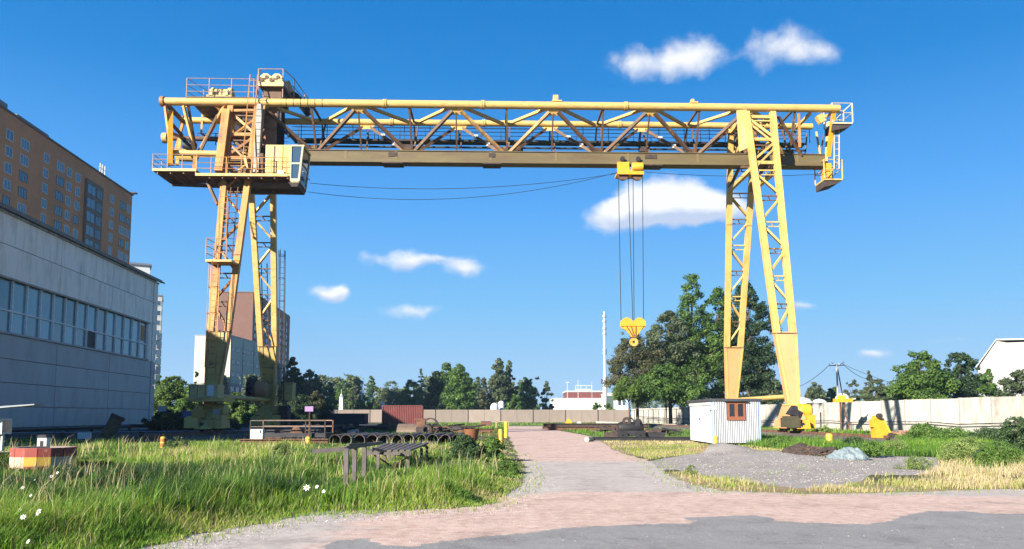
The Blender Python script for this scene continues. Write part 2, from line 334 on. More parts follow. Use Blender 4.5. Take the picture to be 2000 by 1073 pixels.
def mound(x, y):
    z = np.zeros_like(x)
    for (u, v, h, rx, ry) in ((1405, 885, .42, 1.5, 1.3), (1470, 893, .2, 2.6, 1.6), (1520, 905, .12, 3, 2.0), (1590, 884, .22, 1.6, 1.0)):
        c = gnd(u, v); z += h*np.exp(-((x-c.x)/rx)**2-((y-c.y)/ry)**2)
    return z
def gz(x, y):
    x = np.asarray(x, float); y = np.asarray(y, float)
    b = sdf(x, y, BARE)
    z = .10*(fbm(x, y, .35)-.5)*smoothstep(.3, -2.5, b)*(y < 90) + mound(x, y)*(1+.35*(fbm(x, y, 2.2)-.5))
    z += .10*smoothstep(.0, -1.2, b)*(x < 5)*(y < 60)
    z += .012*(fbm(x, y, 1.3)-.5)
    return z
def make_ground():
    m = bpy.data.materials.new('ground_soil_gravel_asphalt'); m.use_nodes = True; nt = m.node_tree; N = nt.nodes; L = nt.links
    b = N['Principled BSDF']; b.inputs['Roughness'].default_value = .9; b.inputs['Specular IOR Level'].default_value = .25
    tc = N.new('ShaderNodeTexCoord')
    def noise(s, d=6, r=.6, vec=None):
        n = N.new('ShaderNodeTexNoise'); n.inputs['Scale'].default_value = s; n.inputs['Detail'].default_value = d; n.inputs['Roughness'].default_value = r
        L.new(vec or tc.outputs['Object'], n.inputs['Vector']); return n.outputs['Fac']
    def attr(nm):
        a = N.new('ShaderNodeAttribute'); a.attribute_name = nm; return a.outputs['Fac']
    def mix(f, a, b_):
        x = N.new('ShaderNodeMix'); x.data_type = 'RGBA'
        L.new(f, x.inputs['Factor'])
        for s, k in ((a, 'A'), (b_, 'B')):
            if isinstance(s, tuple): x.inputs[k].default_value = (*s, 1)
            else: L.new(s, x.inputs[k])
        return x.outputs['Result']
    def edge(a, amp=.5, lo=.4, hi=.6, s=2.0):
        n = noise(s, 8, .7); q = N.new('ShaderNodeMath'); q.operation = 'MULTIPLY_ADD'; L.new(n, q.inputs[0]); q.inputs[1].default_value = amp; L.new(a, q.inputs[2])
        mr = N.new('ShaderNodeMapRange'); mr.interpolation_type = 'SMOOTHSTEP'; mr.inputs['From Min'].default_value = lo+amp/2; mr.inputs['From Max'].default_value = hi+amp/2; L.new(q.outputs[0], mr.inputs['Value']); return mr.outputs[0]
    fine = noise(45, 4, .7); med = noise(5, 7, .65); big = noise(.35, 5)
    vor = N.new('ShaderNodeTexVoronoi'); vor.inputs['Scale'].default_value = 38; L.new(tc.outputs['Object'], vor.inputs['Vector'])
    def cr(f, st): r = ramp(N, st); L.new(f, r.inputs[0]); return r.outputs[0]
    soil = cr(med, [(.3, (.035, .035, .018)), (.55, (.075, .075, .03)), (.75, (.15, .125, .065))])
    dry = cr(med, [(.3, (.20, .15, .075)), (.7, (.33, .25, .13))])
    green = cr(med, [(.3, (.07, .10, .022)), (.7, (.13, .17, .04))])
    red = cr(med, [(.28, (.38, .25, .20)), (.5, (.50, .36, .30)), (.72, (.56, .45, .39))])
    grey = cr(med, [(.28, (.34, .295, .265)), (.72, (.47, .42, .38))])
    bare = mix(edge(attr('red'), .7, .3, .7, .8), grey, red)
    peb = cr(vor.outputs['Color'], [(.1, (.17, .155, .145)), (.5, (.28, .255, .24)), (.9, (.40, .37, .35))])
    grav = mix(cr(fine, [(.35, (0, 0, 0)), (.65, (1, 1, 1))]), peb, (.29, .255, .23))
    asp = cr(fine, [(.3, (.19, .185, .18)), (.7, (.28, .272, .265))])
    dark = cr(med, [(.3, (.022, .022, .026)), (.7, (.06, .055, .055))])
    c = mix(edge(attr('green'), .5, .3, .7, .5), soil, green)
    c = mix(edge(attr('dry'), .6, .3, .7, .7), c, dry)
    c = mix(edge(attr('dark'), .5), c, dark)
    c = mix(edge(attr('bare'), .8, .40, .60, 1.6), c, bare)
    c = mix(edge(attr('gravel'), .6, .42, .58, 1.5), c, grav)
    c = mix(edge(attr('asphalt'), 1.1, .44, .56, 4.5), c, asp)
    # speckle and stains of grit over everything
    sp = cr(noise(70, 3, .8), [(.35, (.72, .72, .72)), (.5, (1, 1, 1)), (.68, (1.0, 1.0, 1.0))])
    mu = N.new('ShaderNodeMix'); mu.data_type = 'RGBA'; mu.blend_type = 'MULTIPLY'; mu.inputs['Factor'].default_value = .8; L.new(c, mu.inputs['A']); L.new(sp, mu.inputs['B'])
    st = cr(noise(.8, 9, .75), [(.36, (.62, .60, .60)), (.46, (.88, .87, .86)), (.58, (1, 1, 1))])
    mu2 = N.new('ShaderNodeMix'); mu2.data_type = 'RGBA'; mu2.blend_type = 'MULTIPLY'; mu2.inputs['Factor'].default_value = .75; L.new(mu.outputs['Result'], mu2.inputs['A']); L.new(st, mu2.inputs['B'])
    cv = N.new('ShaderNodeTexVoronoi'); cv.feature = 'DISTANCE_TO_EDGE'; cv.inputs['Scale'].default_value = .55
    wv_ = N.new('ShaderNodeVectorMath'); wv_.operation = 'ADD'; wn_ = N.new('ShaderNodeTexNoise'); wn_.inputs['Scale'].default_value = 1.6; wn_.inputs['Detail'].default_value = 6; L.new(tc.outputs['Object'], wn_.inputs['Vector'])
    L.new(tc.outputs['Object'], wv_.inputs[0]); L.new(wn_.outputs['Color'], wv_.inputs[1]); L.new(wv_.outputs[0], cv.inputs['Vector'])
    ck = cr(cv.outputs['Distance'], [(.003, (.82, .82, .82)), (.010, (1, 1, 1))])
    mu3 = N.new('ShaderNodeMix'); mu3.data_type = 'RGBA'; mu3.blend_type = 'MULTIPLY'; L.new(attr('asphalt'), mu3.inputs['Factor']); L.new(mu2.outputs['Result'], mu3.inputs['A']); L.new(ck, mu3.inputs['B'])
    L.new(mu3.outputs['Result'], b.inputs['Base Color'])
    h = N.new('ShaderNodeMath'); h.operation = 'MULTIPLY_ADD'; L.new(noise(60, 3, .7), h.inputs[0]); h.inputs[1].default_value = .5; L.new(med, h.inputs[2])
    bp = N.new('ShaderNodeBump'); bp.inputs['Strength'].default_value = .55; bp.inputs['Distance'].default_value = .03; L.new(h.outputs[0], bp.inputs['Height']); L.new(bp.outputs[0], b.inputs['Normal'])
    ys = [-30, -15, 0, 4]; y = 6.0
    while y < 100: ys.append(y); y += .10+max(0, y-10)*.012
    ys += [110, 130, 170, 240, 400, 800, 1500]
    xs = [-1500, -900, -500, -250, -140, -90]; x = -60.0
    while x < 60: xs.append(x); x += .16+max(0, abs(x)-14)*.012
    xs += [90, 140, 250, 500, 900, 1500]
    me, X, Y = grid_mesh('ground', np.array(xs), np.array(ys), gz, m)
    bsd = sdf(X, Y, BARE)
    set_attr(me, 'bare', smoothstep(-.45, .45, bsd + .5*(fbm(X, Y, .9)-.5)))
    # pinkish crushed-brick surface: along the track and in two tongues across the road
    far = smoothstep(24, 31, Y)
    band = smoothstep(17.6, 15.4, Y+2.4*(fbm(X, Y*.5, .3)-.5))*smoothstep(-4.2, -1.0, X)*(.78+.5*(fbm(X*.35, Y*1.4, .9)-.4))*(1-.45*smoothstep(7, 12, X))
    set_attr(me, 'red', np.clip(np.maximum(far*(.62+.5*fbm(X, Y, .25)), band*1.05), 0, 1))
    set_attr(me, 'gravel', np.maximum(smoothstep(-.3, .3, sdf(X, Y, GRAVEL)), smoothstep(.5, -.3, np.abs(bsd+.1)-.1)*(X < -2)*(Y < 22)*.9))
    set_attr(me, 'asphalt', smoothstep(-.35, .35, sdf(X, Y, ASPH)))
    set_attr(me, 'dry', np.maximum(smoothstep(-1.2, .8, sdf(X, Y, DRYTRI)), smoothstep(.35, .62, fbm(X, Y, .22))*(X > 4)*(Y > 12)*(Y < 60)*.8))
    set_attr(me, 'green', smoothstep(.35, .6, fbm(X, Y, .12))*.3+(Y > 58)*(X > -16)*.75)
    set_attr(me, 'dark', np.clip(smoothstep(44, 50, Y)*smoothstep(-8, -12, X)*(Y < 150)+smoothstep(2.2, 1.2, np.abs(X-20.4))*(Y > 36), 0, 1))
    o = link('ground', me); tag(o, kind='structure')
make_ground()

# ------------------------------------------------------------------ the gantry crane
CX, CYY, CA = -.7, 63.3, math.radians(1.5)
def cl(u, v, ly):   # a point of the crane: where the sight line meets the crane's own plane y = ly
    r = ray(u, v); c, s = math.cos(CA), math.sin(CA)
    k = (ly - s*CX + c*CYY)/(-s*r[0]+c*r[1]); x, y, z = r[0]*k-CX, r[1]*k-CYY, EYE+r[2]*k
    return Vector((c*x+s*y, -s*x+c*y, z))
def in_crane(p): 
    c, s = math.cos(CA), math.sin(CA); return Vector((CX+c*p[0]-s*p[1], CYY+s*p[0]+c*p[1], p[2]))

crane = empty('gantry_crane', (CX, CYY, 0), CA, 'tall yellow lattice gantry crane spanning the yard on two pairs of legs', 'gantry crane')
TZ = 27.12; NX0, NX1 = -27.8, 27.9
def part(name, mb, m, parent=None, **k): return mb.build(name, m, parent or crane, **k)

# chords
def chord(y, r, x0, x1, flanges):
    t = part('top_tube', MB().tube((x0, y, TZ), (x1, y, TZ), r, 20), Y_TUBE)
    for x in flanges: part('tube_flange', MB().lathe([(r, -.14), (r+.07, -.14), (r+.07, -.03), (r+.03, -.03), (r+.03, .03), (r+.07, .03), (r+.07, .14), (r, .14)], (x, y, TZ), 20, 'X'), Y_TUBE, t)
    part('tube_cap', MB().lathe([(.02, -.14), (r+.1, -.14), (r+.1, .14), (.02, .14)], (x0, y, TZ), 20, 'X'), Y_OLD, t)
    return t
T1 = chord(-2, .32, NX0, NX1, [cl(u, 205, -2).x for u in (752, 943, 1222)])
T2 = chord(2, .27, NX0, 27.3, [cl(u, 240, 2).x for u in (765, 945, 1210)])
for u, w in ((1085, .42), (1352, .25)):
    x = cl(u, 205, -2).x; part('lamp_bracket', MB().box(x-w/2, x+w/2, -2.2, -1.8, TZ+.3, TZ+.3+w*1.3).box(x-w/2-.1, x+w/2+.3, -2.28, -1.72, TZ+.28, TZ+.38), Y_TUBE)
# bottom box beam with lower flange
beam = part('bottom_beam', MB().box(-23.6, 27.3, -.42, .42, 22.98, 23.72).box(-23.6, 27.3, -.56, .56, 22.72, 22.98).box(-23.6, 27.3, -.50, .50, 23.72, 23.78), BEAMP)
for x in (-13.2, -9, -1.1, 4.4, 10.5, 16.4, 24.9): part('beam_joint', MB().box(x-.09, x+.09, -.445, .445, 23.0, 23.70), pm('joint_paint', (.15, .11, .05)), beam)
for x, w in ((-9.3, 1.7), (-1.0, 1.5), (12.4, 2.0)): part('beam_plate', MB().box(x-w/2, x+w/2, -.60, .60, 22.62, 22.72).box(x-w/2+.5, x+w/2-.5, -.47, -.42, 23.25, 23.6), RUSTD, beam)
TN = [-19.9, -11.9, -3.9, 4.1, 12.1, 20.1]; BN = [-15.8, -7.8, .2, 8.2, 16.2, 24.2]
def brace(p, q, w=.2, m=None, h=None, name='brace', parent=None): return part(name, MB().beam(p, q, w, h), m or BROWN, parent)
for i, t in enumerate(TN):
    # gusset plates under the tubes
    for y in (-2, 2):
        s = 1 if y < 0 else -1
        part('gusset_plate', MB().prism([(t-.75, y, TZ-.25), (t+.75, y, TZ-.25), (t+.35, y+s*.3, TZ-.72), (t-.35, y+s*.3, TZ-.72)], (0, .05, 0)), Y_TUBE)
    for b in BN:
        if abs(b-t) > 4.3: continue
        sg = 1 if b > t else -1
        near_m = BROWN if (i+int(b > t)) % 3 else pm('crane_brown_orange', (.36, .19, .07), (.18, .10, .045), 1.0, .7, dirt=(.5, .33, .10), dscale=1.1, dlo=.5, dhi=.66)
        brace((t+sg*.35, -1.9, TZ-.5), (b-sg*.3, -.25, 23.75), .26, near_m, .24)
        brace((t+sg*.35, 1.9, TZ-.5), (b-sg*.3, .25, 23.75), .26, BROWN, .24)
        for e in ((.42, .34), (.7, .64)) if b > t else ():
            p = Vector((t+sg*.35, 1.9, TZ-.5)).lerp(Vector((b-sg*.3, .25, 23.75)), e[1])
            part('brace_clamp', MB().cbox(p, .34, .3, .3), WHITEP)
        brace((t+sg*.5, -1.75, TZ-.1), (b-sg*.25, 1.8, TZ-.1), .25, Y_TUBE, .22)
    brace((t-.05, -1.9, TZ-.6), (t-.05, -.1, 23.75), .12, BROWN); brace((t+.1, 1.9, TZ-.6), (t+.35, .1, 23.75), .11, BROWN)
for b in BN:
    brace((b, -1.95, TZ-.25), (b+.1, -.1, 23.75), .16, BROWN); brace((b, -1.8, TZ), (b, 1.8, TZ), .15, BROWN)
    brace((b+.35, 1.9, TZ-.3), (b+.2, .15, 23.75), .12, BROWN)
    part('gusset_plate', MB().prism([(b-.7, -.12, 23.75), (b+.7, -.12, 23.75), (b+.35, -.3, 24.2), (b-.35, -.3, 24.2)], (0, .05, 0)), BROWN)
brace((-23.6, -1.9, TZ-.2), (-19.9-.4, -.25, 23.8), .24, Y_OLD); 

# walkway on the far side
WZ = 25.85
walk = part('walkway_floor', MB().box(-18.5, 27.0, 2.65, 3.5, WZ-.06, WZ).box(-18.5, 27.0, 2.6, 2.65, WZ-.14, WZ+.02).box(-18.5, 27.0, 3.5, 3.56, WZ-.14, WZ+.10), DKSTEEL)
part('cable_tray', MB().box(-18.5, 27.0, 2.9, 3.1, WZ-.62, WZ-.50), DKSTEEL, walk)
pme = MB().box(-.025, .025, -.025, .025, 0, 1.35).mesh('railing_post', DKSTEEL)
x = -18.2
while x < 27:
    link('railing_post', pme, walk, (x, 3.55, WZ)); link('railing_post', pme, walk, (x+.5, 2.58, WZ)); x += 2.25
for y in (2.58, 3.55):
    for z in (.35, .7, 1.05, 1.36): part('railing_bar', MB().tube((-18.5, y, WZ+z), (27.0, y, WZ+z), .022, 5), DKSTEEL, walk)
for b in BN+TN:
    part('walkway_bracket', MB().beam((b, 2.1, TZ-.2), (b, 3.55, WZ-.15), .1).beam((b, 2.1, TZ-.3), (b, 2.5, WZ-.1), .08), DKSTEEL, walk)
for x in (-9, 0.8, 12.0): part('junction_box', MB().box(x, x+.95, 2.45, 2.8, WZ-.95, WZ-.5), RUSTD, walk)

# legs
def leg(sx, sy, rust=False):
    hw = lambda z: .45+.37*(z-2.5)/5.3 if z < 7.8 else .82+.48*(z-7.8)/19.1
    X = sx*21.15; yy = lambda z: sy*(7.3-5.25*(z-2.5)/24.4)
    P = lambda s, z, dy=0: Vector((X+s*(hw(z)-.2), yy(z)+dy, z))
    mb = MB(); q = [];
    for z in (2.5, 7.8):
        q += [(X-hw(z), yy(z)-.28, z), (X+hw(z), yy(z)-.28, z), (X+hw(z), yy(z)+.28, z), (X-hw(z), yy(z)+.28, z)]
    panel_m = Y_PANEL if sx > 0 else Y_OLIVE
    L_ = part('leg', mb.hexa(q), panel_m)
    cm = (Y_LEG if sx > 0 else (Y_OLD if sy < 0 else Y_TUBE))
    for s in (-1, 1):
        m2 = cm
        part('leg_chord', MB().beam(P(s, 7.7), P(s, 26.7), .46, .42, (0, 1, 0)), m2, L_)
        part('leg_edge_strip', MB().beam((X+s*(hw(2.5)-.07), yy(2.5)-.29, 2.5), (X+s*(hw(7.8)-.07), yy(7.8)-.29, 7.8), .16, .05, (0, 1, 0)), cm, L_)
    n = 8; zs = [7.9+i*2.25 for i in range(n+1)]
    sm = Y_LEG if sx > 0 else (Y_OLD if sy < 0 else Y_TUBE)
    for i, z in enumerate(zs):
        if z > 26: continue
        part('rung', MB().beam(P(-1, z), P(1, z), .10, .10).beam(P(-1, z-.33, .2), P(1, z-.33, .2), .07, .07).beam(P(-.1, z), P(.15, z-.33, .2), .06), BROWN if (i % 2 or sx < 0) else sm, L_)
        if i < n:
            s = 1 if (i+(sx > 0)) % 2 else -1
            part('leg_brace', MB().beam(P(-s, z+.15), P(s, zs[i+1]-.15), .17, .14), sm, L_)
            part('leg_brace', MB().beam(P(-s, z+.15, .3), P(s, zs[i+1]-.15, .3), .07, .07), BROWN, L_)
    part('leg_foot', MB().box(X-.62, X+.62, yy(2.5)-.5, yy(2.5)+.5, 2.38, 2.5), cm, L_)
    part('knee_plate', MB().box(X-hw(7.8)-.03, X+hw(7.8)+.03, yy(7.8)-.33, yy(7.8)+.33, 7.78, 7.86), BROWN, L_)
    return L_, X, yy, P
LEGS = {}
for sx in (-1, 1):
    for sy in (-1, 1): LEGS[sx, sy] = leg(sx, sy)
    X = sx*21.15
    part('tie_tube', MB().tube((X, -7.0, 3.05), (X, 7.0, 3.05), .19, 10), Y_LEG if sx > 0 else Y_OLIVE)
    pm_ = Y_LEG if sx > 0 else Y_OLD
    # portal head round the bridge
    for s in (-1, 1):
        for z in (26.55, 24.3, 21.6):
            w = 7.3-5.25*(z-2.5)/24.4
            part('portal_beam', MB().beam((X+s*1.05, -w, z), (X+s*1.05, w, z), .3, .34), pm_)
        part('portal_brace', MB().beam((X+s*1.05, -3.1, 21.7), (X+s*1.05, -.2, 22.7), .2), BROWN)
        part('portal_brace', MB().beam((X+s*1.05, 3.1, 21.7), (X+s*1.05, .2, 22.7), .2), BROWN)
    for z, y in ((26.3, -2.1), (24.2, -2.6), (22.1, -3.05), (26.3, 2.1), (24.2, 2.6)):
        part('portal_cross_beam', MB().beam((X-1.15, y, z), (X+1.15, y, z), .2, .25), pm_)
    part('portal_brace', MB().beam((X-1.05, -2.2, 26.2), (X+1.05, -2.6, 24.3), .2), pm_)
    part('portal_brace', MB().beam((X+1.05, -2.7, 24.0), (X-1.05, -3.0, 22.2), .18), pm_)
    part('gusset_plate', MB().prism([(X-1.9, -2.12, 26.9), (X-1.1, -2.2, 26.9), (X-.9, -2.75, 23.6), (X-1.9, -2.5, 23.2)], (0, .06, 0)) if sx > 0 else MB().prism([(X+1.1, -2.12, 26.9), (X+1.7, -2.12, 26.9), (X+1.5, -2.4, 23.2), (X+1.0, -2.75, 23.0)], (0, .06, 0)), pm_)
    part('portal_plate', MB().box(X-.9, X+.9, 1.1, 1.25, 23.9, 26.4), BROWN)

# bogies on the rails
def bogie(sx, sy):
    X = sx*21.0; Y = sy*7.3; my = Y_PANEL if sx > 0 else Y_OLIVE
    b = part('bogie', MB().prism([(X-.42, Y-1.7, 1.35), (X-.42, Y+1.7, 1.35), (X-.42, Y+.7, 2.36), (X-.42, Y-.7, 2.36)], (.84, 0, 0)), my)
    for d in (-1, 1):
        part('wheel_truck', MB().prism([(X-.5, Y+d*1.3-.95, .72), (X-.5, Y+d*1.3+.95, .72), (X-.5, Y+d*1.3+.7, 1.33), (X-.5, Y+d*1.3-.7, 1.33)], (1.0, 0, 0)), my if d*sy < 0 else (CBOX if sx > 0 else Y_OLIVE), b)
        for e in (-.5, .5):
            part('wheel', MB().lathe([(.05, -.12), (.42, -.12), (.42, -.07), (.36, -.07), (.36, .12), (.05, .12)], (X, Y+d*1.3+e, .92), 18, 'X'), DKSTEEL, b)
    q = CBOX if sx > 0 else Y_OLIVE
    part('drive_motor', MB().lathe([(.02, -.5), (.42, -.5), (.5, -.35), (.5, .35), (.3, .5), (.02, .5)], (X+.75, Y-.6, 2.0), 16, 'X').box(X+.45, X+1.15, Y-1.5, Y-.4, .75, 1.7), q, b)
    part('motor_guard', MB().prism([(X-.95, Y-1.9, 1.75), (X-.2, Y-1.9, 1.6), (X-.25, Y-1.9, 2.3), (X-.5, Y-1.9, 2.35)], (0, .6, 0)), DKSTEEL if sx > 0 else Y_OLIVE, b)
    part('guard_box', MB().box(X-1.15, X-.25, Y-2.3, Y-.9, .8, 1.5).box(X-1.05, X-.35, Y-2.2, Y-1.0, 1.5, 1.62), pm('guard_olive_dark', (.07, .06, .03), (.04, .035, .02), 3) if sx > 0 else Y_OLIVE, b)
for sx in (-1, 1):
    for sy in (-1, 1): bogie(sx, sy)
# cabinets, cable reel and gear low on the left legs
X = -21.1
p = cl(378, 752, -8.2); q = cl(430, 778, -8.2)
cab = part('switch_cabinet', MB().box(p.x, q.x+.1, -9.0, -7.75, q.z, p.z), pm('cabinet_paint', (.36, .31, .15), (.28, .24, .11), 2, .6, dirt=(.15, .10, .05), dscale=2))
part('cabinet_door', MB().box(q.x-.62, q.x-.18, -9.03, -9.0, q.z+.15, p.z-.05), pm('door_grey_blue', (.42, .50, .55)), cab)
for k in range(3): part('door_seam', MB().box(p.x+.02+k*.55, p.x+.05+k*.55, -9.012, -9.0, q.z+.05, p.z-.05), DKSTEEL, cab)
part('service_deck', MB().box(p.x-.1, q.x+.6, -9.3, -7.0, q.z-.25, q.z-.02), Y_OLIVE)
part('blue_box', MB().box(*(lambda a, c: (a.x, c.x, -9.4, -8.8, c.z, a.z))(cl(362, 803, -9), cl(379, 816, -9))), pm('faded_blue', (.05, .07, .2)))
part('tool_box', MB().box(*(lambda a, c: (a.x, c.x, -9.5, -8.8, c.z, a.z))(cl(380, 800, -9), cl(400, 816, -9))), pm('box_ochre', (.30, .20, .06)))
part('door_plate', MB().box(*(lambda a, c: (a.x, c.x, -8.6, -8.5, c.z, a.z))(cl(412, 799, -9), cl(425, 816, -9))), GREYST)
rc = cl(493, 760, 5.0)
reel = part('cable_reel', MB().lathe([(.1, -.28), (1.05, -.28), (1.05, -.2), (.55, -.2), (.55, .2), (1.05, .2), (1.05, .28), (.1, .28)], (rc.x, rc.y, rc.z), 28, 'X'), pm('reel_dark_blue', (.02, .022, .05), (.012, .012, .03), 3, .6))
part('reel_motor', MB().lathe([(.02, .28), (.75, .28), (.85, .5), (.6, 1.25), (.3, 1.35), (.02, 1.35)], (rc.x, rc.y, rc.z-.05), 16, 'X').box(rc.x+.35, rc.x+.75, rc.y-.3, rc.y+.3, rc.z-1.5, rc.z-.3), pm('reel_motor_paint', (.25, .16, .08), (.16, .10, .05), 3))
p = cl(555, 748, 7); part('leg_box', MB().box(p.x, p.x+.9, 6.4, 7.6, p.z-1.6, p.z), Y_OLIVE); part('leg_box', MB().box(p.x-.2, p.x+.6, 6.2, 7.2, p.z-4.0, p.z-2.1), RUSTD)

# ladders
def ladder(a, b, w=.5, m=None, step=.42, cage=False, axis=(1, 0, 0), name='ladder', r=.035):
    a = Vector(a); b = Vector(b); ax = Vector(axis).normalized()*w/2; m = m or Y_OLD
    L_ = part(name, MB().beam(a-ax, b-ax, .07, .07).beam(a+ax, b+ax, .07, .07), m)
    n = int((b-a).length/step); mb = MB()
    for i in range(1, n): p = a.lerp(b, i/n); mb.beam(p-ax, p+ax, r, r)
    part('ladder_rungs', mb, m, L_, kind='stuff')
    if cage:
        nrm = Vector((0, -1, 0)) if abs(ax.x) > abs(ax.y) else Vector((1, 0, 0))
        for i in range(2, n, 4):
            c = a.lerp(b, i/n); pts = [c - ax + nrm*0] + [c + ax.normalized()*(-math.cos(t)*w*.62) + nrm*(.12+math.sin(t)*.58) for t in [math.pi*k/6 for k in range(7)]] + [c + ax]
            part('cage_hoop', MB().path(pts, .022, 4), m, L_)
        for k in (1, 3, 5):
            t = math.pi*k/6; o = ax.normalized()*(-math.cos(t)*w*.62)+nrm*(.12+math.sin(t)*.58)
            part('cage_bar', MB().beam(a.lerp(b, 2/n)+o, b+o, .03, .03), m, L_)
    return L_
ladder(cl(412, 745, -7.6), cl(421, 512, -5.9), .62, Y_OLD, .5, True)
ladder(cl(446, 505, -4.9), cl(458, 366, -3.9), .55, RUSTM, .5)
ladder(cl(434, 505, -5.6), cl(437, 372, -4.4), .55, Y_OLD, .5)
ladder(cl(482, 312, -4.6), cl(496, 146, -2.5), .62, Y_OLD, .55)
ladder(cl(549, 830, 6.4), cl(552, 490, 4.6), .45, RUSTD, .5, True)
ladder(cl(520, 700, 5.6), cl(516, 515, 5.3), .5, RUSTD, 1.2)
# post beside the upper ladder
a = cl(500, 338, -3.6); b = cl(508, 205, -2.6); part('grey_post', MB().beam(a, b, .42, .3, (0, 1, 0)), pm('post_grey', (.30, .29, .27), (.22, .2, .18), 2))
a = cl(428, 336, -3.6); b = cl(443, 216, -2.5); part('tower_column', MB().beam(a, b, .62, .5, (0, 1, 0)), Y_OLD)
a = cl(512, 288, -1.5); b = cl(541, 206, -1.5); part('tower_plate', MB().box(a.x, b.x, -1.5, -1.35, a.z, b.z), pm('tower_brown', (.26, .12, .06), (.16, .07, .04), 1.2, dirt=(.08, .04, .03), dscale=1.5))
a = cl(541, 284, 1.5); b = cl(556, 215, 1.5); part('tower_plate', MB().box(a.x-.2, b.x, 1.5, 1.65, a.z, b.z), DKSTEEL)
for u, v0, v1 in ((455, 255, 225), (470, 300, 268)):
    a = cl(447, v0, -2.4); part('hoist_sheave', MB().lathe([(.1, -.15), (.75, -.15), (.65, 0), (.75, .15), (.1, .15)], (a.x+.9+(u-455)*.03, -1.2, a.z), 20, 'Y'), BROWN)
for (u0, v0, u1, v1, ly, m) in ((440, 262, 500, 270, -2.3, Y_OLD), (440, 217, 505, 216, -2.2, Y_OLD), (446, 268, 482, 296, -2.6, BROWN), (470, 225, 450, 262, -1.4, Y_TUBE), (488, 235, 466, 263, -1.4, BROWN), (506, 258, 470, 300, -1.2, BROWN), (440, 240, 500, 244, -1.2, BROWN)):
    part('tower_brace', MB().beam(cl(u0, v0, ly), cl(u1, v1, ly), .22, .2), m)
p = cl(455, 252, -1.6); part('winch_gearbox', MB().box(p.x-.5, p.x+.7, -1.8, -.6, p.z-.5, p.z+1.0), Y_TUBE)
p = cl(486, 236, -1.6); part('winch_gearbox', MB().box(p.x-.5, p.x+.5, -1.8, -.6, p.z-.9, p.z+.3), RUSTD)
p = cl(463, 250, -2.0); part('lamp', MB().lathe([(.02, -.15), (.22, -.1), (.22, .1), (.1, .15)], p, 12, 'Y'), TRIMW)

# left end frame of the bridge
for (u0, v0, u1, v1, ly0, ly1, w, m) in ((322, 202, 338, 323, -2, -2.4, .2, Y_OLD), (333, 218, 332, 322, -1.6, -3.2, .36, CBOX), (325, 203, 358, 238, -2, 2, .28, BROWN), (358, 205, 382, 303, -2, -.5, .2, Y_TUBE), (367, 204, 380, 278, -2, 0, .18, BROWN),
                               (440, 205, 388, 298, -2, -.4, .22, Y_OLD), (425, 225, 380, 320, -1.6, -1.6, .18, BROWN), (396, 215, 393, 262, 2, 1.5, .16, Y_TUBE), (393, 262, 428, 278, 1.5, 1.5, .15, BROWN), (358, 238, 343, 296, 2, .4, .2, Y_OLD),
                               (330, 258, 358, 270, -1.8, 1, .2, Y_OLD), (352, 268, 346, 322, .6, -1, .25, Y_TUBE), (345, 292, 382, 298, -1, -1, .2, Y_OLD), (382, 300, 378, 340, -2, -3, .26, Y_OLD), (335, 242, 356, 265, -2, -.5, .2, BROWN)):
    part('end_brace', MB().beam(cl(u0, v0, ly0), cl(u1, v1, ly1), w), m)
part('lower_tube', MB().tube(cl(338, 299, -2.2), cl(436, 301, -2.2), .24, 12).tube(cl(436, 301, -2.2), cl(500, 303, -2.2), .2, 12), Y_TUBE)
part('lower_tube', MB().tube(cl(320, 270, 1.2), cl(432, 272, 1.2), .2, 10), BROWN)
part('lower_tube', MB().tube(cl(345, 306, -.5), cl(382, 308, -.5), .38, 14), pm('drum_ochre', (.5, .33, .07)))
part('tube_end_plate', MB().lathe([(.02, -.2), (.45, -.2), (.45, .2), (.02, .2)], cl(323, 270, 1.2), 14, 'X'), Y_TUBE)
p = cl(372, 285, .5); part('hoist_motor', MB().lathe([(.02, -.5), (.5, -.5), (.55, .3), (.2, .5), (.02, .5)], p, 14, 'X'), DKSTEEL)
p = cl(370, 222, 0); part('underfloor_plate', MB().prism([cl(390, 204, -2.2), cl(503, 204, -2.2), cl(506, 206, 2.4), cl(438, 226, 2.4)], (0, 0, .12)), pm('underfloor_dark', (.09, .06, .045), (.05, .035, .03), 2))
part('underfloor_fin', MB().prism([cl(354, 204, -1.2), cl(369, 204, -1.2), cl(369, 208, -1.2), cl(355, 213, -1.2)], (0, .1, 0)), Y_OLD)
# far-side rails of the left cantilever
for z in (.35, .7, 1.05): part('railing_bar', MB().tube((-27, 3.4, WZ-.4+z), (-19, 3.4, WZ-.4+z), .025, 5), DKSTEEL)
for x in (-27, -25.4, -23.8, -22.2): part('railing_post', MB().box(x-.03, x+.03, 3.37, 3.43, WZ-.4, WZ+.7), DKSTEEL)

RAILM = pm('railing_rust_grey', (.34, .22, .16), (.22, .12, .08), 4, .7)
def railing(pts, h=1.1, bars=(.4, .75, 1.1), m=None, step=1.6, parent=None, r=.028):
    m = m or RAILM; pts = [Vector(p) for p in pts]
    for a, b in zip(pts[:-1], pts[1:]):
        for z in bars: part('railing_bar', MB().tube(a+Vector((0, 0, z)), b+Vector((0, 0, z)), r, 5), m, parent)
        n = max(1, round((b-a).length/step))
        for i in range(n):
            p = a.lerp(b, i/n); part('railing_post', MB().beam(p, p+Vector((0, 0, h)), .06, .06, (0, 1, 0)), m, parent)
    p = pts[-1]; part('railing_post', MB().beam(p, p+Vector((0, 0, h)), .06, .06, (0, 1, 0)), m, parent)
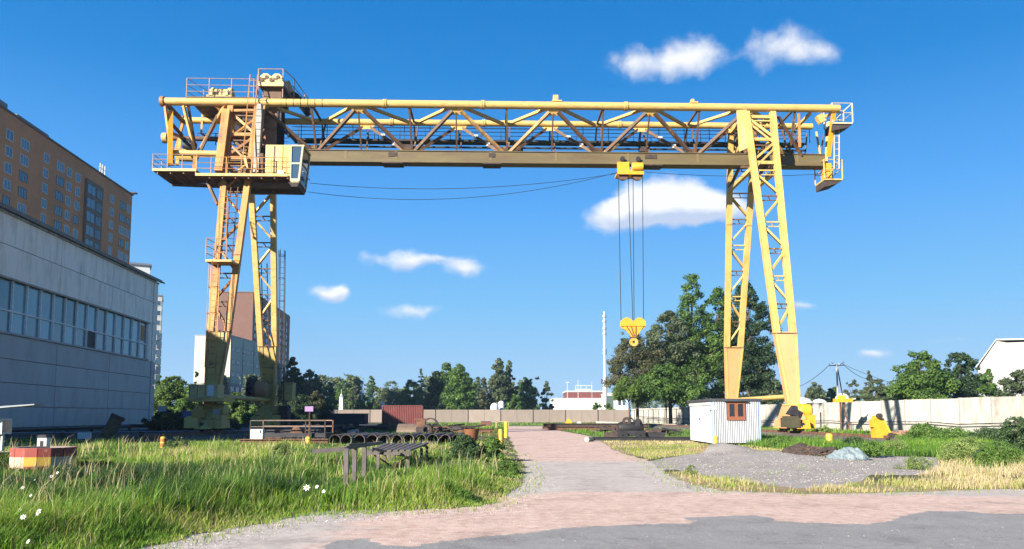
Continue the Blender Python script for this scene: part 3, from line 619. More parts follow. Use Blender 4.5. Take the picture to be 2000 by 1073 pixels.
# upper platform with first winch
a = cl(364, 190, -2.1); b = cl(500, 190, -2.1); z = TZ+.30
up1 = part('upper_platform', MB().box(a.x, b.x, -2.2, 2.2, z, z+.08), BROWN)
hh = (cl(364, 153, -2.1).z - z)
railing([(a.x+1.2, 2.0, z), (a.x, -2.1, z), (b.x-.2, -2.1, z), (b.x-.2, .4, z)], hh, (hh*.33, hh*.66, hh), parent=up1, step=2.1)
WY = pm('winch_cream_yellow', (.72, .58, .24), (.62, .47, .16), 1.5, .5, dirt=(.3, .15, .06), dscale=2, dlo=.58)
p = cl(408, 188, -1.3); q = cl(455, 169, -1.3)
w1 = part('winch_drum', MB().lathe([(.02, 0), (.55, 0), (.66, .12), (.66, .3), (.55, .35), (.55, 1.45), (.66, 1.5), (.66, 1.75), (.02, 1.9)], (p.x+.1, -1.0, z+.65), 20, 'X'), WY)
part('winch_frame', MB().box(p.x-.05, q.x, -1.75, -.3, z+.08, z+.42).box(p.x+.2, p.x+.45, -1.8, -.3, z+.4, z+.9).box(q.x-.45, q.x-.25, -1.8, -.3, z+.4, z+.9), WY, w1)
for k in range(3): part('drum_band', MB().lathe([(.57, 0), (.59, 0), (.59, .08), (.57, .08)], (p.x+.7+k*.38, -1.0, z+.65), 20, 'X'), BROWN, w1)
# raised second winch and its railing
a = cl(508, 172, -2.0); b = cl(556, 172, -2.0)
w2 = part('winch_bed', MB().box(a.x, b.x, -2.4, .2, a.z, a.z+.28).box(a.x+.3, b.x-.25, -2.0, 0, TZ+.3, a.z), BROWN)
part('winch_bed_face', MB().box(a.x-.02, b.x+.02, -2.45, -2.4, a.z-.02, a.z+.32), WY, w2)
for dx in (.50, 1.42):
    oc = [(a.x+dx+.47*math.cos(t)*1.0, -2.3, a.z+.70+.42*math.sin(t)) for t in [math.pi*(k+.5)/4 for k in range(8)]]
    dr = part('winch_gearbox', MB().prism(oc, (0, 1.6, 0)).box(a.x+dx-.5, a.x+dx+.5, -2.34, -.9, a.z+.28, a.z+.46), WY, w2)
    part('gearbox_hub', MB().lathe([(.02, -.05), (.15, -.05), (.15, 0), (.02, 0)], (a.x+dx+.1, -2.3, a.z+.8), 10, 'Y').box(a.x+dx-.3, a.x+dx+.05, -2.33, -2.3, a.z+.55, a.z+.66), BROWN, dr)
    part('gearbox_seam', MB().box(a.x+dx-.46, a.x+dx+.46, -2.32, -.8, a.z+.68, a.z+.71), DKSTEEL, dr)
part('winch_drum', MB().lathe([(.02, -.9), (.16, -.9), (.16, .3), (.02, .4)], (a.x+1.02, -1.6, a.z+.45), 12, 'Y').lathe([(.02, -.9), (.16, -.9), (.16, .3), (.02, .4)], (a.x+.2, -1.6, a.z+.45), 12, 'Y'), BROWN, w2)
zt = cl(508, 137, -2.0).z
A_ = Vector((a.x-.1, -2.2, TZ+.35)); B_ = Vector((b.x-.1, -2.2, TZ+.35)); C_ = Vector((b.x+2.0, 1.5, TZ+.3))
for f in (1, .62):
    hz = (zt-TZ-.35)*f
    part('railing_bar', MB().path([A_+Vector((0, 3, hz-.2)), A_+Vector((0, 0, hz)), B_+Vector((0, 0, hz)), B_+Vector((.7, .8, hz*.82)), B_+Vector((1.3, 2.0, hz*.5)), C_+Vector((0, 0, hz*.1))], .035, 6), RAILM, w2)
for p, f in ((A_, 1), (B_, 1), (B_+Vector((.7, .8, 0)), .82), (B_+Vector((1.3, 2.0, 0)), .5)): part('railing_post', MB().beam(p, p+Vector((0, 0, (zt-TZ-.35)*f)), .07, .07, (0, 1, 0)), RAILM, w2)
# cable trough sweeping down on to the far tube
pts = [cl(557, 160, .2), cl(566, 182, .6), cl(580, 192, 1.2), cl(590, 205, 1.8), cl(606, 225, 2.2)]
mb = MB()
for p, q in zip(pts[:-1], pts[1:]): mb.beam(p, q, .7, .16, (0, 1, .3))
part('cable_trough', mb, DKSTEEL)
for k in range(6): 
    x = cl(560+k*14, 198, -2).x; part('cable_tie', MB().lathe([(.325, 0), (.335, 0), (.335, .04), (.325, .04)], (x, -2, TZ), 16, 'X'), BLACK, T1)
part('machine_house', MB().box(cl(515, 250, -.5).x, cl(556, 250, -.5).x, -1.0, .6, TZ+.35, cl(515, 176, -.5).z), BROWN)

# lower platform with cabinets and driver's cabin
f0 = cl(298, 331, -4.6); f1 = cl(384, 331, -4.6); g0 = cl(382, 340, -4.6); g1 = cl(562, 343, -4.6)
DECK = pm('deck_underside_rust', (.24, .12, .07), (.13, .07, .05), 1.5, .8, dirt=(.06, .04, .035), dscale=1.2)
low = part('lower_platform', MB().box(f0.x, f1.x, -4.6, -1.4, f0.z-.12, f0.z).box(g0.x, g1.x, -4.6, -1.6, g0.z-.12, g0.z), DECK)
part('platform_edge', MB().box(f0.x, f1.x, -4.68, -4.6, f0.z-.14, f0.z+.06).box(g0.x, g1.x, -4.68, -4.6, g0.z-.16, g0.z+.05), Y_TUBE, low)
for i in range(11): 
    x = f0.x+.3+i*1.0
    if x < g1.x: part('deck_joist', MB().box(x, x+.1, -4.55, -1.6, (f0.z if x < f1.x else g0.z)-.32, (f0.z if x < f1.x else g0.z)-.13), DECK, low)
part('deck_beam', MB().beam((f0.x+.3, -1.7, f0.z-.3), (g1.x, -1.7, g0.z-.3), .25), BROWN, low)
hh = 1.2
railing([(f0.x, -1.5, f0.z), (f0.x, -4.6, f0.z), (f1.x, -4.6, f0.z)], hh, (.4, .8, hh), parent=low, step=1.3)
railing([(g0.x, -4.6, g0.z), (g1.x-.1, -4.6, g0.z)], 1.35, (.45, .9, 1.35), m=Y_OLD, parent=low, step=1.25)
CAB = pm('cabinet_cream_yellow', (.80, .66, .20), (.72, .56, .15), 1.0, .45, dirt=(.4, .25, .08), dscale=1.4, dlo=.64)
c0 = cl(520, 335, -4.0); c1 = cl(548, 286, -4.0)
cb = part('electric_cabinet', MB().box(c0.x, c1.x+.25, -4.3, -3.3, g0.z, c1.z), CAB, low)
part('electric_cabinet', MB().box(c1.x+.28, c1.x+1.0, -4.25, -3.2, g0.z, c1.z+.03), Y_TUBE, low)
part('cabinet_gap', MB().box(c0.x+.62, c0.x+.76, -4.315, -4.3, g0.z+.1, c1.z-.1), BROWN, cb)
part('electric_cabinet', MB().box(cl(508, 250, -3).x, cl(519, 250, -3).x, -3.5, -2.8, g0.z, c1.z-.4), BROWN, low)
part('tool_chest', MB().box(c0.x+1.0, c0.x+1.5, -4.5, -4.3, g0.z+.02, g0.z+.35), WHITEP, low)
for (u0, v0, u1, v1, ly0, ly1) in ((478, 305, 483, 330, -3.6, -3.6), (466, 335, 478, 325, -4.4, -3.6), (405, 355, 425, 400, -3.6, -4), (440, 362, 480, 362, -3.2, -3.2)):
    part('platform_strut', MB().beam(cl(u0, v0, ly0), cl(u1, v1, ly1), .2), Y_TUBE if v0 < 350 else BROWN, low)
part('support_beam', MB().beam((-22.6, -3.3, 19.9), (-16.2, -3.3, 19.75), .35, .45), BROWN, low)
part('support_beam', MB().beam((-22.6, -1.9, 19.8), (-16.2, -1.9, 19.7), .3, .4), BROWN, low)
# cabin: glazed box, front raked out towards the span
k0 = cl(568, 350, -4.9); k1 = cl(594, 286, -4.9); x0, x1 = k0.x, cl(592, 290, -4.9).x; zb = cl(575, 354, -4.9).z; zt = cl(580, 286, -4.9).z
xt = x1; xb = cl(584, 350, -4.9).x; zm = (zb+zt)/2+.1; xm = (xt+xb)/2+.03; y0, y1 = -4.95, -2.7
SHELL = pm('cabin_shell', (.62, .50, .22), (.5, .38, .15), 1.5, .5)
prof = [(x0, zb), (xb, zb), (xm, zm), (xt, zt), (x0, zt)]
cabn = part('driver_cabin', MB().prism([(x, y1-.06, z) for x, z in prof], (0, .06, 0)).box(x0-.05, x0, y0, y1, zb, zt).prism([(x0, y0, zt), (xt+.1, y0, zt), (xt+.1, y0, zt+.1), (x0, y0, zt+.1)], (0, y1-y0, 0)).prism([(x0, y0, zb-.1), (xb, y0, zb-.1), (xb, y0, zb), (x0, y0, zb)], (0, y1-y0, 0)), SHELL)
part('cabin_window', MB().add([(x, y0+.03, z) for x, z in prof], [tuple(range(5))]), GLASS, cabn)
part('cabin_window', MB().add([(xb-.02, y0+.04, zb), (xm-.02, y0+.04, zm), (xm-.02, y1-.04, zm), (xb-.02, y1-.04, zb)], [(0, 3, 2, 1)]), GLASS, cabn)
part('cabin_window', MB().add([(xt-.02, y0+.04, zt), (xm-.02, y0+.04, zm), (xm-.02, y1-.04, zm), (xt-.02, y1-.04, zt)], [(0, 1, 2, 3)]), GLASS, cabn)
fr = MB()
for k in range(5):
    a, b = prof[k], prof[(k+1) % 5]; fr.beam((a[0], y0, a[1]), (b[0], y0, b[1]), .075, .07, (0, 1, 0))
fr.beam((x0, y0, (zb+zt)/2), (xm, y0, (zb+zt)/2), .14, .06, (0, 1, 0)).beam((xb, y0, zb), (xt, y0, zt), .15, .09, (0, 1, 0)).beam((x0, y0, zb+.1), (xb, y0, zb+.1), .16, .085, (0, 1, 0))
for y in (y0, y1): fr.beam((xb, y, zb), (xm, y, zm), .1).beam((xm, y, zm), (xt, y, zt), .1)
fr.beam((xm, y0, zm), (xm, y1, zm), .09).beam((xb, y0, zb), (xb, y1, zb), .09).beam((xb+.3, y0, (zb+zm)/2), (xb+.3, y1, (zb+zm)/2), .06)
part('cabin_frame', fr, pm('cabin_frame_cream', (.40, .37, .28)), cabn)
part('cabin_floor', MB().prism([(x0-.2, y0, zb-.1), (xb+.05, y0, zb-.1), (xb-.1, y0, zb-.45), (x0+.1, y0, zb-.45)], (0, y1-y0, 0)), RUSTD, cabn)
part('cabin_seat', MB().box(x0+.3, x0+.8, -4.2, -3.6, zb+.4, zb+.55).box(x0+.3, x0+.42, -4.2, -3.6, zb+.55, zb+1.2), GREYST, cabn)
# small landing on the left leg
a = cl(403, 508, -6.4); b = cl(454, 508, -6.4)
ld = part('ladder_landing', MB().box(a.x, b.x, -6.6, -5.0, a.z-.16, a.z), Y_TUBE)
railing([(a.x+.1, -5.1, a.z), (a.x, -6.55, a.z), (a.x+1.5, -6.55, a.z)], 1.6, (.5, 1.05, 1.6), parent=ld, step=1.0)

# right end: frame, cages, ladder
for (u0, v0, u1, v1, ly0, ly1, w, m) in ((1628, 222, 1618, 306, -2, -.6, .3, CBOX), (1618, 240, 1614, 318, 2, .5, .25, Y_TUBE), (1596, 235, 1625, 222, 1.8, -1.8, .22, Y_TUBE), (1555, 250, 1582, 222, 1.8, -1.8, .22, Y_TUBE), (1520, 228, 1566, 305, -1.9, -.4, .2, BROWN), (1594, 258, 1603, 308, 1.4, .4, .14, Y_TUBE), (1609, 262, 1602, 308, 1.4, .4, .1, BROWN),
                               (1560, 222, 1562, 288, -1.9, -1, .22, Y_OLD), (1550, 238, 1556, 286, 1.5, 1, .12, BROWN), (1576, 262, 1572, 312, 1.2, .5, .1, BROWN), (1598, 226, 1606, 240, -1.8, -1.8, .5, Y_TUBE)):
    part('end_brace', MB().beam(cl(u0, v0, ly0), cl(u1, v1, ly1), w), m)
def cage(u0, u1, vt, vb, ly, dy, m, name):
    a = cl(u0, vb, ly); b = cl(u1, vt, ly)
    c = part(name, MB().box(a.x, b.x, ly, ly+dy, a.z-.12, a.z), m)
    mb = MB(); h = b.z-a.z
    part('cage_underside', MB().prism([(a.x, ly+.1, a.z-.13), (b.x, ly+.1, a.z-.13), (b.x-.5, ly+.1, a.z-.42), (a.x, ly+.1, a.z-.7)], (0, dy-.2, 0)), RUSTD, c)
    for x in (a.x, b.x):
        for y in (ly, ly+dy): part('cage_post', MB().box(x-.04, x+.04, y-.04, y+.04, a.z, b.z), m, c)
    for z in (.5*h, h):
        part('cage_bar', MB().path([(a.x, ly, a.z+z), (b.x, ly, a.z+z), (b.x, ly+dy, a.z+z), (a.x, ly+dy, a.z+z), (a.x, ly, a.z+z)], .035, 5), m, c)
    part('cage_bar', MB().beam((a.x, ly, a.z), (b.x, ly, b.z), .05), m, c)
    return c
cage(1626, 1664, 202, 239, -1.9, 1.6, pm('cage_cream', (.50, .42, .28), (.42, .33, .2)), 'end_cage'); cage(1610, 1644, 312, 349, -1.0, 1.8, Y_TUBE, 'end_cage')
part('cage_box', MB().box(cl(1612, 250, -.9).x, cl(1622, 250, -.9).x, -.8, .3, cl(1612, 346, -.9).z, cl(1612, 318, -.9).z), CBOX)
ladder(cl(1634, 330, -1.2), cl(1634, 215, -1.5), .42, MATS['cage_cream'], .5, False)

# trolley that runs along the bottom beam
a = cl(1206, 349, -.7); b = cl(1257, 317, -.7); c = in_crane(((a.x+b.x)/2, 0, 0)); 
tr = empty('hoist_trolley', (c.x, c.y, 0), CA, 'yellow hoist trolley hanging under the long bottom beam of the crane', 'trolley')
hw = (b.x-a.x)/2
def tpart(n, mb, m, p=None): return mb.build(n, m, p or tr)
tpart('trolley_frame', MB().box(-hw, hw, -.75, .75, a.z+.42, a.z+.62).box(-hw, hw, -.8, -.75, a.z+.34, a.z+.70), CBOX)
for s, w in ((-1, .5), (1, .55)):
    tpart('trolley_housing', MB().box(s*hw*.55-w, s*hw*.55+w, -.72, -.58, a.z+.72, a.z+1.42) if s < 0 else MB().lathe([(.02, -.5), (.3, -.5), (.36, -.4), (.36, .4), (.02, .5)], (hw*.55, -.72, a.z+1.0), 14, 'X').box(hw*.1, hw*.98, -.7, -.58, a.z+.72, a.z+1.1), CBOX)
    tpart('rope_sheave', MB().lathe([(.1, -.12), (.46, -.12), (.40, 0), (.46, .12), (.1, .12)], (s*hw*.55, -.45, a.z+.38), 20, 'Y').lathe([(.02, -.16), (.12, -.16), (.12, .16), (.02, .16)], (s*hw*.55, -.45, a.z+.38), 12, 'Y'), RUSTM)
    tpart('running_wheel', MB().lathe([(.02, -.08), (.2, -.08), (.2, .08), (.02, .08)], (s*hw*.6, -.68, 23.13), 14, 'Y'), DKSTEEL)
    tpart('running_wheel', MB().lathe([(.02, -.08), (.2, -.08), (.2, .08), (.02, .08)], (s*hw*.6, .68, 23.13), 14, 'Y'), DKSTEEL)
tpart('trolley_motor', MB().box(-.2, .15, -.7, -.5, a.z+.7, a.z+1.0), GREYST)
hk0 = cl(1212, 628, -.4); hk1 = cl(1260, 628, -.4); hz = hk0.z
for u0, u1 in ((1208, 1213), (1227, 1236), (1236.5, 1238.5), (1255, 1257)):
    p = cl(u0, 350, -.4); q = cl(u1, 628, -.4); xo = (a.x+b.x)/2
    tpart('hoist_rope', MB().tube((p.x-xo, -.4, a.z+.4), (q.x-xo, -.4, hz+.1), .028, 6), BLACK)
hc = in_crane(((hk0.x+hk1.x)/2, -.4, 0)); hb = empty('hook_block', (hc.x, hc.y, hz), CA, 'yellow hook block with round hook hanging on four ropes in front of the trees', 'hook block'); w = (hk1.x-hk0.x)/2
sheavem = CBOX
for s in (-1, 1): MB().lathe([(.08, -.18), (.52, -.18), (.47, -.05), (.47, .05), (.52, .18), (.08, .18)], (s*.52, 0, -.22), 22, 'Y').build('sheave', sheavem, hb)
MB().box(-w, w, -.3, -.2, -.42, -.12).box(-w, w, .2, .3, -.42, -.12).build('side_plate', CBOX, hb)
MB().prism([(-w*.85, -.24, -.42), (w*.85, -.24, -.42), (.22, -.24, -1.3), (-.2, -.24, -1.3)], (0, .1, 0)).build('hanger_plate', CBOX, hb)
for k in range(3): MB().beam((-w*.55+k*.38, -.26, -.45), (-.05+k*.12, -.26, -1.25), .08, .04, (0, 1, 0)).build('plate_strap', RUSTM, hb)
MB().box(-.1, .1, -.1, .1, -1.55, -1.25).build('shank', RUSTM, hb)
MB().lathe([(.12, -.1), (.35, -.13), (.35, .13), (.12, .1), (.12, -.1)], (.05, 0, -1.72), 18, 'Y').build('hook', pm('hook_ochre', (.55, .30, .06), (.4, .2, .05)), hb)

# festoon cables hanging under the bridge
def cable(p, q, sag, name, label, r=.02, n=20, m=BLACK, group=None, cat='cable'):
    p = Vector(p); q = Vector(q); pts = [p.lerp(q, i/n)-Vector((0, 0, sag*4*(i/n)*(1-i/n))) for i in range(n+1)]
    c = (p+q)/2; mb = MB().path([x-c for x in pts], r, 5); o = mb.build(name, m, None, label=label, cat=cat, group=group); o.location = c; return o
def cab_(u0, v0, u1, v1, sag, lab): 
    a = in_crane(cl(u0, v0, -1.2)); b = in_crane(cl(u1, v1, -1.2)); cable(a, b, sag, 'power_cable', lab, .022, group='power cables slung under the bridge')
cab_(605, 358, 1206, 339, .85, 'upper thin black cable sagging from the driver cabin to the trolley')
cab_(601, 375, 1206, 337, 1.35, 'lower thin black cable with the deeper sag left of the trolley')
cab_(1257, 336, 1606, 340, .28, 'thin black cable running from the trolley to the right end of the bridge')

# ------------------------------------------------------------------ crane tracks
def track(xl, y0, y1, label):
    t = empty('crane_track', in_crane((xl, 0, 0)), CA, label, 'rail track', 'crane tracks')
    MB().prism([(-1.5, y0, 0), (1.5, y0, 0), (.8, y0, .30), (-.8, y0, .30)], (0, y1-y0, 0)).build('ballast_bed', pm('ballast', (.10, .09, .085), (.04, .037, .036), 9, .95, bump=.8, bscale=14), t)
    MB().box(-.04, .04, y0, y1, .42, .55).box(-.08, .08, y0, y1, .38, .42).build('rail', RUSTM, t)
    sl = MB().box(-.75, .75, -.13, .13, .22, .38).mesh('sleeper', pm('sleeper_wood', (.13, .11, .09), (.07, .055, .045), 6, .9, jitter=.3))
    y = y0+.3; n = 0
    while y < y1 and n < 110: link('sleeper', sl, t, (rnd.uniform(-.04, .04), y, 0)); y += .62; n += 1
    return t
track(21.0, -21.0, 46, 'dark ballast track with steel rail under the right crane legs')
track(-21.0, -18.0, 46, 'shaded dark ballast track under the left crane legs')

# ------------------------------------------------------------------ buildings
def frame_of(name, C, D, **k):   # a facade's frame: local x runs from C to D, local y points out of the wall
    d = Vector((D[0]-C[0], D[1]-C[1])); o = empty(name, (C[0], C[1], 0), math.atan2(d.y, d.x), **k); return o, d.normalized()
def sx_at(C, d, u, e=0.0):   # distance along the facade seen at picture column u (e: extra depth from height)
    t = (u-1000)/F; return (t*(.9963*C[1]+e)-C[0]) / (d.x-.9963*t*d.y) if e else (t*C[1]-C[0])/(d.x-t*d.y)

# workshop on the left
WC = (-44.5, 95.4); WD = (-41.33, 62.0)
ws, wd = frame_of('workshop_hall', WC, WD, label='long white panelled workshop hall with a ribbon window on the left', cat='hall')
WL = 70.0; WH = 18.5
PAN_U = pm('panel_warm_grey', (.82, .74, .64), (.75, .67, .575), .8, .6, dirt=(.42, .37, .31), dscale=1.1, dlo=.46, dhi=.80, stretch=(1, 1, .22), jitter=.06, bump=.05)
PAN_L = pm('panel_cool_grey', (.36, .365, .365), (.31, .315, .32), .6, .5, dirt=(.20, .205, .215), dscale=.8, dlo=.48, dhi=.85, stretch=(1, 1, .3), jitter=.06, bump=.05)
MB().box(0.02, WL, -24, -.2, 0, WH-.1).build('building_core', pm('core_dark', (.20, .20, .21)), ws)
bays = [1.25]+[sx_at(WC, wd, u) for u in (212, 108)]
while bays[-1]+11.7 < WL: bays.append(bays[-1]+11.7)
bays.append(WL)
def wpanel(x0, x1, z0, z1, m): MB().box(x0+.035, x1-.035, -.2, 0, z0+.03, z1-.03).build('wall_panel', m, ws)
for a, b in zip(bays[:-1], bays[1:]):
    for z0, z1 in ((.5, 2.4), (2.4, 4.35), (4.35, 6.3), (6.3, 8.3)): wpanel(a, b, z0, z1, PAN_L)
    for z0, z1 in ((12.95, 15.6), (15.6, 18.3)): wpanel(a, b, z0, z1, PAN_U)
for z0, z1 in ((.5, 3.2), (3.2, 5.4), (5.4, 8.3), (8.3, 10.6), (10.6, 13), (13, 15.6), (15.6, 18.3)): MB().box(-.1, 1.2, -.25, .06, z0+.03, z1-.03).build('corner_panel', PAN_U if z0 > 8 else PAN_L, ws)
MB().box(-.15, WL, -.3, .1, 0, .48).build('plinth', pm('plinth_dark', (.16, .17, .19)), ws)
MB().box(-.5, WL, -24.2, .38, WH, WH+.14).box(-.5, WL, .28, .42, WH-.22, WH+.02).build('roof', pm('roof_edge', (.20, .17, .15), (.10, .09, .085), 3), ws)
MB().box(-.2, WL, -.1, .14, WH-.42, WH-.24).build('cornice', pm('cornice_dirty', (.42, .40, .37), (.22, .20, .18), 2, dirt=(.06, .05, .045), dscale=1.2, dlo=.5), ws)
MB().tube((-.3, .5, WH-.1), (-.9, .5, WH-.15), .09, 8).build('roof_spout', DKSTEEL, ws)
wx0 = sx_at(WC, wd, 284); nb = int((WL-wx0)/2.28)
MB().box(wx0-.25, WL, -.3, .16, 8.3, 8.48).build('window_sill', pm('sill_grey', (.35, .34, .33)), ws)
MB().box(wx0-.25, WL, -.3, .22, 12.78, 12.95).build('window_lintel', pm('lintel_rusty', (.40, .36, .32), (.25, .18, .14), 2), ws)
MB().box(1.25, wx0-.25, -.2, .0, 8.3, 12.95).build('wall_panel', PAN_U, ws)
pane_l = MB().box(.06, 2.22, -.24, -.16, 8.52, 10.2).mesh('window_pane', GLASSW); pane_u = MB().box(.06, 2.22, -.24, -.16, 10.3, 12.74).mesh('window_pane', GLASSW)
MUL = pm('mullion_pale', (.80, .80, .78), bump=0); mull = MB().box(-.05, .05, -.17, 0.02, 8.48, 12.78).mesh('mullion', MUL)
ORB = pm('boarded_orange', (.40, .20, .07))
for i in range(nb):
    x = wx0+i*2.28
    link('mullion', mull, ws, (x, 0, 0))
    lo = link('window_pane', pane_l, ws, (x, 0, 0)); up = link('window_pane', pane_u, ws, (x, 0, 0))
    if i == 6: MB().box(.1, 2.18, -.155, -.14, 8.55, 10.15).build('open_vent', DKSTEEL, lo)
    if i == 0: MB().box(.5, 2.0, -.155, -.12, 10.6, 12.4).build('board', ORB, up)
MB().box(wx0, WL, -.2, -.02, 10.2, 10.3).build('transom', MUL, ws)

# tall brown apartment block behind it
AC = (-92.9, 184.0); AD = (-89.2, 130.0)
BRK = pm('brown_brick', (.64, .215, .08), (.54, .18, .065), 2, .85, dirt=(.42, .15, .05), dscale=.15, dlo=.4, dhi=.7, bump=.2)
ap, ad_ = frame_of('apartment_block', AC, AD, label='tall orange brown apartment block rising behind the workshop hall', cat='apartment block')
AH = at(20, 219, 132).z
WALLH = AH
MB().box(0, 58, -18, 0, 0, AH).build('wall', BRK, ap)
MB().box(-.2, 58.2, -18.2, .25, AH, AH+.35).build('roof_edge', pm('brown_dark', (.12, .06, .04)), ap)
lx0, lx1 = sx_at(AC, ad_, 195, 3.7), sx_at(AC, ad_, 163, 3.7)
WF = {}
def winmesh(w, h, m, k=2):
    key = (w, h, m.name, k)
    if key in WF: return WF[key]
    f = MB().box(-w/2-.1, w/2+.1, .0, .07, -h/2-.12, -h/2).box(-w/2-.1, w/2+.1, 0, .07, h/2, h/2+.1).box(-w/2-.1, -w/2, 0, .07, -h/2, h/2).box(w/2, w/2+.1, 0, .07, -h/2, h/2)
    for i in range(1, k): x = -w/2+w*i/k; f.box(x-.05, x+.05, 0, .06, -h/2, h/2)
    g = MB().box(-w/2, w/2, .004, .03, -h/2, h/2)
    WF[key] = (f.mesh('window_frame', m), g.mesh('window_pane', GLASS)); return WF[key]
WFR = pm('window_frame_white', (.62, .62, .60)); WFD = pm('window_frame_dark', (.12, .10, .09))
def window(par, x, z, w, h, m, k=2, y=0.0):
    f, g = winmesh(w, h, m, k); a = link('window', f, par, (x, y, z)); link('pane', g, a)
def roofv(u): return 400+145*(u/305)
for u, w, m, k in ((15, 1.9, WFR, 2), (45, 2.5, WFD, 3), (87, 1.6, WFR, 2), (115, 2.5, WFD, 3), (132, 1.7, WFR, 2), (149.5, 1.8, WFR, 2), (216.5, 1.7, WFR, 2), (237.5, 2.6, WFD, 3), (248.5, 1.7, WFR, 2)):
    x = sx_at(AC, ad_, u, 3.7); Yp = AC[1]+ad_.y*x
    for r in range(9):
        z = AH-3.9-3.0*r
        vv = HORIZ-(z-EYE)/Yp*F
        if vv > roofv(u)+12: break
        window(ap, x, z, w, 1.65, m if rnd.random() > .2 else (WFR if m is WFD else WFD), k)
MB().box(lx0, lx1, 0, .5, 0, AH-3.0).build('loggia_bay', pm('loggia_brown', (.17, .085, .05)), ap)
for r in range(8):
    z = AH-5.0-3.0*r; xm_ = (lx0*.62+lx1*.38)
    window(ap, (lx0+xm_)/2+.4, z, (xm_-lx0)*.8, 1.9, WFD, 4, .5); window(ap, (xm_+lx1)/2+.3, z, (lx1-xm_)*.75, 2.0, WFD, 2, .5)
x = sx_at(AC, ad_, 50, 3.7); MB().box(x-9, x+2, -6, -1, AH+.3, AH+1.5).build('roof_house', pm('roof_house_grey', (.16, .16, .17)), ap)
x = sx_at(AC, ad_, 6, 3.7); MB().box(x-2, x+6, -6, -1, AH+.3, AH+2.0).build('roof_house', pm('roof_house_grey', (.16, .16, .17)), ap)
x = sx_at(AC, ad_, 200, 3.7); MB().box(x-9, x+4, -8, -2, AH+.3, AH+1.3).build('roof_house', pm('roof_house_grey', (.16, .16, .17)), ap)
for u in (217, 221, 226): x = sx_at(AC, ad_, u, 3.7); MB().tube((x, -3, AH+.3), (x, -3, AH+4.6), .13, 6).box(x-.7, x+.7, -3.05, -2.95, AH+3.4, AH+3.5).build('antenna', TRIMW, ap)
x = sx_at(AC, ad_, 254, 3.7); MB().box(x-.6, x+.6, -.3, 1.1, AH+.4, AH+.7).build('roof_lamp', DKSTEEL, ap)

# pale stair block peeping over the hall roof and grey tower at its right end
c = at(256, 513, 97.6); d = at(303, 513, 97.6)
t = empty('roof_block', (c.x, 97.6, 0), math.radians(27), 'small white flat roofed block peeping over the right end of the hall roof', 'building')
w = d.x-c.x
w *= .72; MB().box(0, w, 0, 3, 0, c.z-.25).build('wall', WHITEP, t); MB().box(-.2, w+.2, -.2, 3.2, c.z-.25, c.z).build('roof', GREYST, t)
for a in (0, 1.2): MB().box(w-1.6+a*.9, w-1.5+a*.9, -.12, 0, c.z-6, c.z-1.4).build('corner_post', TRIMW, t)
c = at(299, 578, 240); d = at(315.5, 578, 240); w = d.x-c.x
t = empty('grey_tower_block', (c.x, 240, 0), math.radians(24), 'narrow grey tower block with bay windows right of the workshop hall', 'apartment block')
MB().box(-10, w, 0, 14, 0, c.z).build('wall', pm('tower_grey', (.42, .41, .40), (.36, .35, .34)), t); MB().box(-10.2, w+.2, -.2, 14.2, c.z, c.z+.4).build('roof', GREYST, t)
for r in range(11):
    z = c.z-2.3-r*3.1; f, g = winmesh(1.1, 1.5, WFR, 1); a = link('window', f, t, (w-.9, 0, z), math.pi); link('pane', g, a)
for r in range(9): z = c.z-14-r*2.6; MB().box(w-1.1, w+.35, -.4, .5, z, z+2.2).build('balcony_glazing', GLASS, t) if z > .5 else None

# white and brown blocks seen between the left crane legs
c = (-73.6, 200.0); d_ = (-72.8, 224.0)
c = (-110.4, 300.0)
wb, dv = frame_of('white_office_block', (-110.0, 352.0), c, label='long off white office block with grey lower storeys between the left crane legs', cat='office block')
hz_ = at(448, 656, 300).z
OFFW = pm('office_cream', (.62, .58, .46), (.56, .52, .42), 1, .7, dirt=(.45, .42, .34), dscale=.4, dlo=.55)
Lw = 52.0
MB().box(0, Lw, -14, 0, 0, 14.4).build('lower_wall', pm('office_grey_lower', (.28, .27, .26)), wb)
MB().box(-.05, Lw+.1, -14.05, .1, 14.4, hz_).build('wall', OFFW, wb); MB().box(-.2, Lw+.3, -14.3, .3, hz_, hz_+.3).build('roof', GREYST, wb)
for k in range(9):
    x = Lw-3.0-k*5.6
    for z in (hz_-10, hz_-5, hz_-15): window(wb, x, z, 3.2, 1.7, WFD, 2, .1)
    for z in (12, 8.5, 5.0): window(wb, x, z, 3.4, 2.0, WFD, 2, 0)
for k in range(4): MB().box(Lw-.6-k*13, Lw-.2-k*13, .1, .2, 14.4, hz_-.3).build('drain_strip', WFD, wb)
bc = (-99.0, 262.0)
hb_ = at(480, 572, 400).z
BB, dv = frame_of('brown_tower_block', (-147.0, 505.0), (-136.0, 400.0), label='reddish brown tower block with stepped roof behind the white office block', cat='apartment block')
Lb = (Vector((-136, 400))-Vector((-147, 505))).length
BRK2 = pm('red_brown_brick', (.26, .125, .085), (.20, .10, .07), 1.5, .85, dirt=(.16, .08, .06), dscale=.15)
MB().box(Lb*.45, Lb, -22, 0, 0, hb_).build('wall', BRK2, BB); MB().box(0, Lb*.45, -22, 0, 0, hb_+1.2).build('wall', BRK2, BB)
MB().box(Lb*.45, Lb+.3, -22.2, .3, hb_, hb_+.6).build('roof', WFD, BB)
MB().box(Lb*.45, Lb+.3, -22.3, -22.0, 0, hb_-1).build('side_wall', BRK2, BB)
for k in range(10):
    for r in range(12): window(BB, Lb-6-k*9.8, hb_-5.5-r*4.2, 2.6, 2.2, WFR if (k*r) % 3 == 0 else WFD, 1)
f, g = winmesh(1.6, 1.6, WFR, 1)
